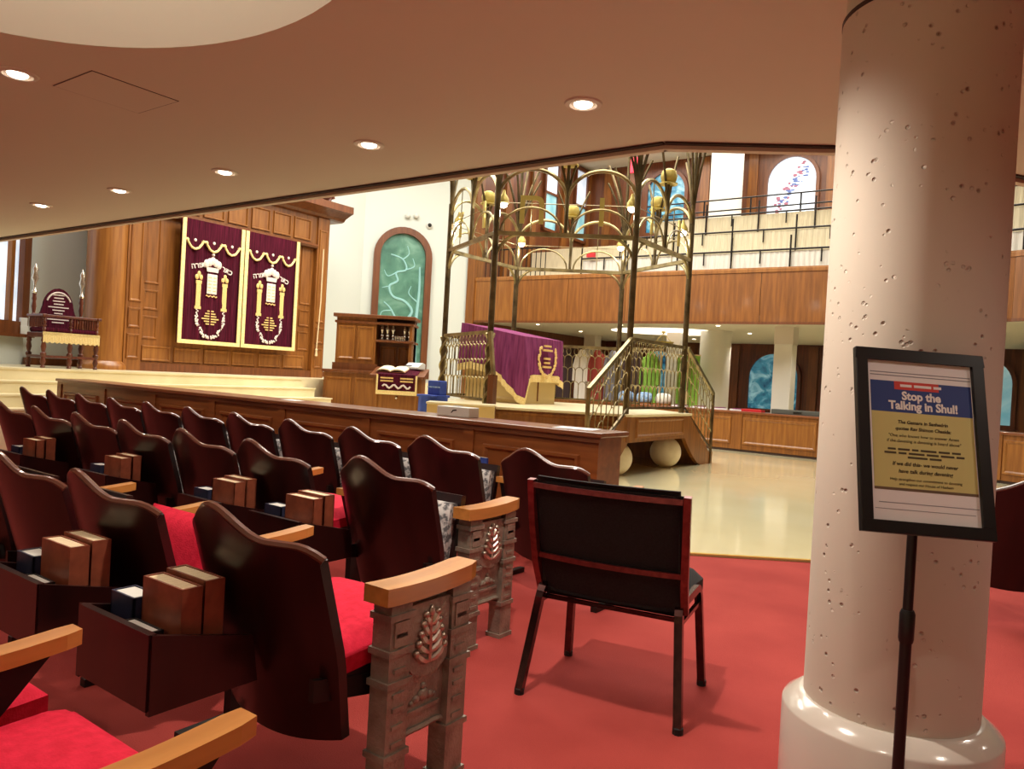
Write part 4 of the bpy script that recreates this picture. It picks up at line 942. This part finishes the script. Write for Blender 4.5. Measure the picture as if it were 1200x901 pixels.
# railings with scale pattern lattice
def lattice(P, L, zb, zt, s=.135, r=.0075, zline=None):
    # P(x,z) -> point ; overlapping arches in three tiers
    m = MB(); n = max(2, round(L/s)); s = L/n; H = zt-zb; lev = [zb, zb+H*.34, zb+H*.62, zb+H*.86]
    for k in range(3):
        off = 0 if k % 2 == 0 else s/2; z0, z1 = lev[k], lev[k+1]
        for i in range(n if off == 0 else n-1):
            x0 = off+i*s; R_ = s/2
            m.tube([P(x0, z0)]+[P(x0+R_-R_*math.cos(t), z1-R_+R_*math.sin(t)) for t in [PI*j/6 for j in range(7)]]+[P(x0+s, z0)], r, 5)
    z0 = lev[3]
    for i in range(n):
        R_ = s*.3; cx_, cz_ = (i+.5)*s, (z0+zt)/2
        m.tube([P(cx_+R_*math.cos(t), cz_+(zt-z0)*.5*math.sin(t)) for t in [2*PI*j/8 for j in range(8)]], r, 5, closed=True)
    return m
def railing(A, B, z0=PF, h=1.0):
    A, B = Vector(A), Vector(B); d = (B-A).normalized(); L = (B-A).length
    P = lambda x, z: A+d*x+Vector((0, 0, z))
    o = MB().tube([P(0, z0+h), P(L, z0+h)], .032, 4).build('railing', 'bronze', bi)
    MB().tube([P(0, z0+.08), P(L, z0+.08)], .022, 4).build('bottom_rail', 'bronze_dark', o)
    lattice(P, L, z0+.09, z0+h-.02).build('lattice', 'bronze', o, smooth=True)
for k in (1, 3, 4, 5): railing(V[k], V[(k+1) % 6])
railing(V[2]+(V[3]-V[2])*.62, V[3])
# stairs: near flight runs towards -q, right flight towards +q
for (y0, s, n_) in ((-.95, -1, 'near'), (.95, 1, 'far')):
    for i in range(4):
        z = PF-.168*(i+1); ya, yb = y0+s*.25*i, y0+s*.25*(i+1)
        st = MB().box(.40, 1.62, min(ya, yb), max(ya, yb), max(0, z-.168), z-.02).build('step', 'oak', bi)
        MB().box(.38, 1.64, min(ya, yb)-(.02 if s < 0 else 0), max(ya, yb)+(.02 if s > 0 else 0), z-.025, z).build('tread', 'oak_light', st)
    pts = [(y0, PF), (y0+s*.1, PF), (y0+s*1.06, .20), (y0+s*1.22, .20), (y0+s*1.22, 0), (y0+s*.75, 0)]+[(y0+s*(.75-.75*f), .47*f**1.5) for f in (.25, .5, .75, 1)]
    MB().prism(pts, .06, 'x', 1.62).build('stringer', 'oak', bi)
    x = 1.65; ye = y0+s*1.12
    rl = MB().tube([(x, y0, PF+1.0), (x+.03, ye, 1.15), ], .034, 4).build('railing', 'bronze', bi)
    MB().tube([(x+.03, ye, .02), (x+.03, ye, 1.17)], .028, 4).build('newel', 'bronze_dark' if s > 0 else 'bronze', rl)
    MB().tube([(x, y0, PF+.08), (x+.03, ye, .25)], .02, 4).build('bottom_rail', 'bronze_dark', rl)
    def PS(u, zz, y0=y0, ye=ye): return Vector((x+.03*u/1.12, y0+(ye-y0)*u/1.12, zz+(PF+.0)-(PF-.16)*u/1.12))
    lattice(PS, 1.12, .09, .95, s=.14).build('lattice', 'bronze', rl, smooth=True)
# short handrail and wooden newel at the near left post
v = V[0]
hr = MB().tube([v+Vector((.02, -.03, PF+1.0)), v+Vector((.16, -.10, PF+.42))], .034, 4).build('handrail', 'bronze', bi)
MB().box(v.x+.12, v.x+.21, v.y-.16, v.y-.07, 0.0, PF+.42).build('newel', 'oak_deep', hr)

# ================================================================== reading table and purple cloth
TX0, TX1, TY0, TY1 = -1.51, -.30, -.63, .48
rt = thing('reading_table', 'pale wooden reading table under the purple cloth on the bimah', 'table', HC[0], HC[1], PF)
MB().box(TX0+.08, TX1-.06, TY0+.06, TY1-.06, 0, .95).build('cabinet', 'cream_laminate', rt)
raised_panel(rt, TX0+.12, TX0+.6, .05, .4, TY0+.06, 'cream_laminate'); raised_panel(rt, TX0+.64, TX1-.1, .05, .4, TY0+.06, 'cream_laminate')
MB().box(TX1-.06, TX1-.045, -.1, -.08, .05, .4).build('seam', 'oak', rt)
def ztop(x): return 1.03+.20*(TX1-x)/(TX1-TX0)
MB().prism([(TX0+.02, .95), (TX1-.02, .95), (TX1-.02, 1.015), (TX0+.02, 1.215)], TY1-TY0-.04, 'y', TY0+.02).build('sloped_top', 'cream_laminate', rt)
cl = thing('purple_cloth', 'purple velvet cloth with gold fringe draped over the bimah reading table', 'cloth', HC[0], HC[1], PF)
per = []; N = 30
for i in range(N): per.append((TX0+(TX1-TX0)*i/N, TY0, 0, -1))
for i in range(N): per.append((TX1, TY0+(TY1-TY0)*i/N, 1, 0))
for i in range(N): per.append((TX1+(TX0-TX1)*i/N, TY1, 0, 1))
for i in range(N): per.append((TX0, TY1+(TY0-TY1)*i/N, -1, 0))
def drop(i):
    corner = min(abs(i-N), abs(i-2*N), abs(i-3*N), i, 4*N-i)
    base = .62+.10*max(0, 1-corner/6)
    if N-14 < i <= N: base += .26*((i-(N-14))/14)
    return base
m = MB(); rows = 6; fm_ = MB()
for j in range(rows+1):
    f = j/rows
    for i, (x, y, nx, ny) in enumerate(per):
        w_ = .012+f*(.05+.034*math.sin(i*.85)+.016*math.sin(i*2.3))
        m.v.append((x+nx*w_, y+ny*w_, ztop(x)-f*drop(i)))
K = len(per)
for j in range(rows):
    for i in range(K): m.f.append((j*K+i, j*K+(i+1) % K, (j+1)*K+(i+1) % K, (j+1)*K+i))
m.f.append(tuple(range(K)))
m.build('velvet', 'velvet_purple', cl, smooth=True)
for i in range(K):
    a, c = m.v[rows*K+i], m.v[rows*K+(i+1) % K]; n1 = per[i][2:]; n2 = per[(i+1) % K][2:]; k = len(fm_.v)
    fm_.v += [(a[0]+n1[0]*.008, a[1]+n1[1]*.008, a[2]+.05), (c[0]+n2[0]*.008, c[1]+n2[1]*.008, c[2]+.05), (c[0]+n2[0]*.008, c[1]+n2[1]*.008, c[2]-.06), (a[0]+n1[0]*.008, a[1]+n1[1]*.008, a[2]-.06)]
    fm_.f.append((k, k+1, k+2, k+3))
fm_.build('fringe', 'gold_trim', cl)
ew = MB(); rnd = random.Random(5)
for i in range(27):
    t_ = -PI*1.18+PI*1.36*i/26; gy, gz = .24*math.cos(t_), .72+.27*math.sin(t_)*1.05
    for _ in range(4): ew.ball((TX1+.085, -.07+gy+rnd.uniform(-.02, .02), gz+rnd.uniform(-.02, .02)), rnd.uniform(.018, .028), 7, 5, (.35, 1, 1))
ew.build('wreath', 'gold_thread', cl, smooth=True)
ew = MB()
for i, ww in enumerate((.18, .26, .0, .16, .14, .24)):
    if ww: ew.box(TX1+.06, TX1+.088, -.07-ww/2, -.07+ww/2, .90-i*.065, .93-i*.065)
ew.build('stitched_lines', 'gold_thread', cl)

# ================================================================== far balcony
gal = thing('far_balcony', 'far gallery balcony with plain wooden fascia and tiers of white draped fronts', 'balcony', 0, 0)
gal.location = (0, 0, 0); gal.rotation_euler = (0, 0, RZ)
def along(pts, step):
    out = []
    for (p0, q0), (p1, q1) in zip(pts, pts[1:]):
        L = math.hypot(p1-p0, q1-q0); n = max(1, round(L/step))
        for i in range(n): out.append((p0+(p1-p0)*i/n, q0+(q1-q0)*i/n, p0+(p1-p0)*(i+1)/n, q0+(q1-q0)*(i+1)/n))
    return out
for i, (p0, q0, p1, q1) in enumerate(along(FE, 1.45)):
    a = math.atan2(q1-q0, p1-p0); L = math.hypot(p1-p0, q1-q0)
    o = MB().box(.006, L-.006, -.03, .05, SOFFIT-.02, 3.66).build('fascia_panel', 'oak' if i % 3 else 'oak_light', gal); o.location = (p0, q0, 0); o.rotation_euler = (0, 0, a)
    o = MB().prism([(-.05, 3.64), (.12, 3.64), (.12, 3.72), (-.02, 3.74), (-.05, 3.70)], L+.005, 'x', 0).build('cap_rail', 'oak_light', gal); o.location = (p0, q0, 0); o.rotation_euler = (0, 0, a)
    o = MB().box(0, L, -.045, 0, SOFFIT-.06, SOFFIT-.01).build('bottom_trim', 'oak_deep', gal); o.location = (p0, q0, 0); o.rotation_euler = (0, 0, a)
TIERS = [(15.75, 3.55, 4.16), (16.75, 4.1, 4.80), (17.75, 4.72, 5.42)]
for k, (q, z0, z1) in enumerate(TIERS):
    MB().box(-12.2, 9.0, q, q+1.05, z0-.5, z0+.1).build('tier_floor', 'cream_cloth', gal)
    path = [(-9.3+k*.5, q), (-3.2, q+.12), (-.4, q-.65), (3.0, q-2.6)]
    for i, (p0, q0, p1, q1) in enumerate(along(path, 1.25)):
        a = math.atan2(q1-q0, p1-p0); L = math.hypot(p1-p0, q1-q0)
        def fn(u, v, L=L, i=i): return (u*(L-.02)+.01, .012*math.sin(u*70+i)*(.4+.6*(1-v)), z0+(z1-z0)*v)
        o = MB().sheet(fn, 60, 1, th=(0, .02, 0)).build('drape', 'cream_cloth' if k else 'white_cloth', gal, smooth=True); o.location = (p0, q0, 0); o.rotation_euler = (0, 0, a)
        r = MB().tube([(0, -.03, z1+.03), (L, -.03, z1+.03)], .022, 5).build('rail', 'iron_dark', gal); r.location = (p0, q0, 0); r.rotation_euler = (0, 0, a)
        r = MB().tube([(0, -.05, z0-.02), (0, -.05, z1+.32)], .02, 5); r.tube([(L*.5, -.05, z1-.25), (L*.5, -.05, z1+.04)], .016, 5)
        r = r.build('post', 'iron_dark', gal); r.location = (p0, q0, 0); r.rotation_euler = (0, 0, a)
MB().box(-12.2, 9.0, 18.8, 21.0, 4.6, 5.1).build('tier_floor', 'cream_cloth', gal)
r = MB()
for dz in (0, .28): r.tube([(-9, 18.5, 5.75+dz), (2, 18.5, 5.75+dz)], .02, 5)
for i in range(9): r.tube([(-8.6+i*1.2, 18.5, 5.2), (-8.6+i*1.2, 18.5, 6.03)], .022, 5)
r.build('top_railing', 'iron_dark', gal)
r = MB()   # balusters at the left end of the balcony front
for i in range(14): r.tube([(-11.9+i*.14, 15.3, 3.72), (-11.9+i*.14, 15.3, 4.45)], .012, 5)
r.tube([(-12, 15.3, 4.45), (-10, 15.3, 4.45)], .02, 5); r.build('end_railing', 'iron_dark', gal)
r = MB()   # baluster rail at the right bend of the balcony
P = lambda x, z: Vector((.15+x*.87, 14.25-x*.49, z))
lattice(P, 2.4, 3.74, 4.5, s=.2, r=.014).build('side_railing', 'iron_dark', gal, smooth=True)
t = thing('gallery_column', 'round white column on the upper gallery left of the arched window', 'column', -7.37, 19.9, 4.95)
MB().lathe([(.46, 0), (.46, .1), (.43, .14), (.43, 3.03)], 32).build('shaft', 'white_paint', t, smooth=True)
t = thing('red_book', 'small red book lying on the draped gallery front', 'book', -9.0, 15.62, 4.20)
MB().box(-.11, .11, -.03, .03, 0, .12).build('cover', 'red_plastic', t); MB().box(-.1, .1, -.022, .022, .01, .126).build('pages', 'page_white', t)
for i, (p, l) in enumerate(((-8.1, 'draped white chair on the gallery, left of the red book'), (-7.5, 'draped white chair on the gallery, right of the red book'))):
    pass
# ================================================================== under the far balcony
CT = [(-11.6, 15.0), (-3.35, 14.85), (-.6, 14.1), (2.6, 12.3)]
for i, (p0, q0, p1, q1) in enumerate(along(CT, 1.65)):
    a = math.atan2(q1-q0, p1-p0); L = math.hypot(p1-p0, q1-q0); n_ = len(along(CT, 1.65))
    t = thing('book_counter', 'low panelled wooden counter under the far balcony, %s from the left' % ORD[i], 'counter', p0, q0, 0, a, 'counters under the far balcony')
    MB().box(0, L, 0, .42, .06, .78).build('body', 'oak', t); MB().box(0, L, -.03, .45, .78, .82).build('top', 'ledge_wood', t, bevel=.005)
    MB().box(0, L, .01, .42, 0, .06).build('plinth', 'edge_dark', t)
    raised_panel(t, .12, L-.12, .16, .70, 0, 'oak_light', d=.02, mold=.06); MB().box(0, .1, -.015, 0, .06, .78).build('stile', 'oak', t)
def far_item(name, label, cat, px_p, q, z, build, rot=0): 
    t = thing(name, label, cat, px_p, q, z, rot); build(t); return t
far_item('grey_case', 'long dark grey case lying on the far counter beside the square pillar', 'case', -3.85, 15.02, .82, lambda t: (MB().box(-.5, .5, -.14, .14, 0, .09).build('shell', 'dark_grey', t, bevel=.01), MB().box(-.08, .08, -.15, -.14, .03, .06).build('handle', 'black_paint', t)))
far_item('red_folder', 'red folder left of the grey case on the far counter', 'folder', -4.75, 15.05, .82, lambda t: (MB().box(-.2, .2, -.12, .12, 0, .05).build('cover', 'red_plastic', t), MB().box(-.19, .19, -.115, .125, .01, .04).build('pages', 'page_white', t)))
for i in range(4): far_item('paper_pile', 'loose pale paper pile on the far counter, %s from the left' % ORD[i], 'papers', -6.3+i*.42, 15.05, .82, lambda t: (MB().box(-.16, .16, -.1, .1, 0, .03).build('sheets', 'paper', t), MB().box(-.1, .14, -.08, .09, .03, .045).build('cover', 'velvet_purple', t)), rot=.2*i)
def pillar(p, q, w, l):
    t = thing('square_pillar', l, 'pillar', p, q)
    MB().box(-w/2, w/2, -w/2, w/2, 0, SOFFIT-.38).build('shaft', 'white_paint', t, bevel=.01); MB().box(-w/2-.01, w/2+.01, -w/2-.01, w/2+.01, SOFFIT-.38, SOFFIT-.0).build('capital', 'lamp_trim', t)
pillar(-4.62, 16.6, .38, 'white square pillar before the blue arched window under the balcony'); pillar(-11.3, 20.0, .36, 'white square pillar behind the back railing of the bimah'); pillar(-8.0, 18.6, .36, 'white square pillar behind the right railing of the bimah')
t = thing('white_round_column', 'thick round white column under the far balcony right of the stairs', 'column', -6.70, 18.0)
MB().lathe([(.40, 0), (.40, .1), (.375, .13), (.375, SOFFIT)], 32).build('shaft', 'white_paint', t, smooth=True)
# coat rack with hanging garments behind the bimah
rk = thing('coat_rack', 'long metal coat rack with hanging garments behind the bimah', 'rack', -9.2, 16.6)
r = MB()
for x in (-1.7, 1.7): r.tube([(x, 0, 0), (x, 0, 2.1)], .022, 6); r.tube([(x, -.3, .02), (x, .3, .02)], .022, 6)
r.tube([(-1.75, 0, 2.1), (1.75, 0, 2.1)], .022, 6); r.build('frame', 'cord', rk)
MB().box(-1.7, 1.7, -.2, .2, .28, .31).build('shoe_shelf', 'oak_light', rk)
for (x, m_, l, w_) in ((-1.45, 'teal_cloth', 'teal garment at the left of the coat rack', .42), (-.95, 'dark_coat', 'dark brown coat on the rack', .44), (-.45, 'white_cloth', 'long white robe on the coat rack', .36), (.0, 'red_coat', 'rust red coat on the rack', .40), (.45, 'grey_cloth', 'grey blue jacket on the rack', .46), (1.0, 'dark_coat', 'dark coat at the right of the rack', .46), (1.45, 'green_cloth', 'bright green garment at the right end of the rack', .40)):
    g = thing('hanging_garment', l, 'garment', -9.2+x, 16.6, .62, 0, 'garments on the coat rack')
    def fn(u, v, w_=w_):
        a = 2*PI*u; ww = w_/2*(1.0-.42*max(0, v-.78)/.22) if v < .97 else w_*.12
        return (ww*math.cos(a)*(1+.05*math.sin(6*a)*(1-v)), .11*math.sin(a)*(1+.12*math.sin(9*a)*(1-v)), 1.42*v)
    MB().sheet(fn, 40, 12).build('body', m_, g, smooth=True)
    for s in (-1, 1): MB().tube([(s*w_*.34, 0, 1.28), (s*w_*.52, -.02, 1.0), (s*w_*.55, -.03, .62)], [.06, .065, .05], 8).build('sleeve', m_, g, smooth=True)
    MB().tube([(0, 0, 1.40), (0, 0, 1.46), (.02, 0, 1.49)], .006, 5).build('hook', 'cord', g)
g = thing('green_panel', 'bright green cloth panel between the pillar and the round column', 'cloth', -7.05, 17.2, .55)
MB().sheet(lambda u, v: ((u-.5)*.55, .03*math.sin(u*14), v*1.45), 30, 2, th=(0, .015, 0)).build('cloth', 'green_cloth', g, smooth=True); MB().tube([(-.3, 0, 1.46), (.3, 0, 1.46)], .015, 6).build('rod', 'cord', g); MB().box(-.02, .02, -.02, .02, -.55, 1.46).build('stand', 'cord', g)
# storage boxes seen through the bimah lattice
for i, (p, m_, l) in enumerate(((-7.65, 'light_blue', 'pale blue patterned bundle on the shelf behind the bimah'), (-7.2, 'light_blue', 'second pale blue bundle on the shelf behind the bimah'), (-6.75, 'white_cloth', 'white folded bundle on the shelf behind the bimah'))):
    far_item('cloth_bundle', l, 'bundle', p, 15.2, .82, lambda t, m_=m_: (MB().sheet(lambda u, v: (.19*math.cos(2*PI*u)*math.sin(PI*v)**.5, .14*math.sin(2*PI*u)*math.sin(PI*v)**.5, .13-.13*math.cos(PI*v)), 20, 10).build('cloth', m_, t, smooth=True), MB().box(-.18, .18, -.12, .12, 0, .03).build('tray', 'oak_light', t)))
# pendant bowl lamp and glowing cove under the far balcony
t = thing('pendant_lamp', 'bowl pendant lamp under the round ceiling cove of the far balcony', 'lamp', -8.1, 18.0, SOFFIT)
MB().lathe([(.0, -.40), (.12, -.39), (.22, -.35), (.28, -.29), (.285, -.28), (.26, -.285), (.0, -.34)], 24).build('bowl', 'brass_plate', t, smooth=True)
r = MB()
for k in range(3): r.tube([(.24*math.cos(k*2.1), .24*math.sin(k*2.1), -.30), (0, 0, -.06)], .008, 5)
r.lathe([(.05, -.06), (.05, 0)], 12); r.build('hanger', 'brass_plate', t)
b = MB(); b.prism(arc(-8.1, 18.2, 1.5, 1.2, 0, 2*PI, 48)[:-1], .01, 'z', SOFFIT-.012)
o = b.build('ceiling_light_disc', 'cove_glow', None); o.rotation_euler = (0, 0, RZ); tag(o, 'glowing oval cove above the bowl pendant lamp under the far balcony', 'light')
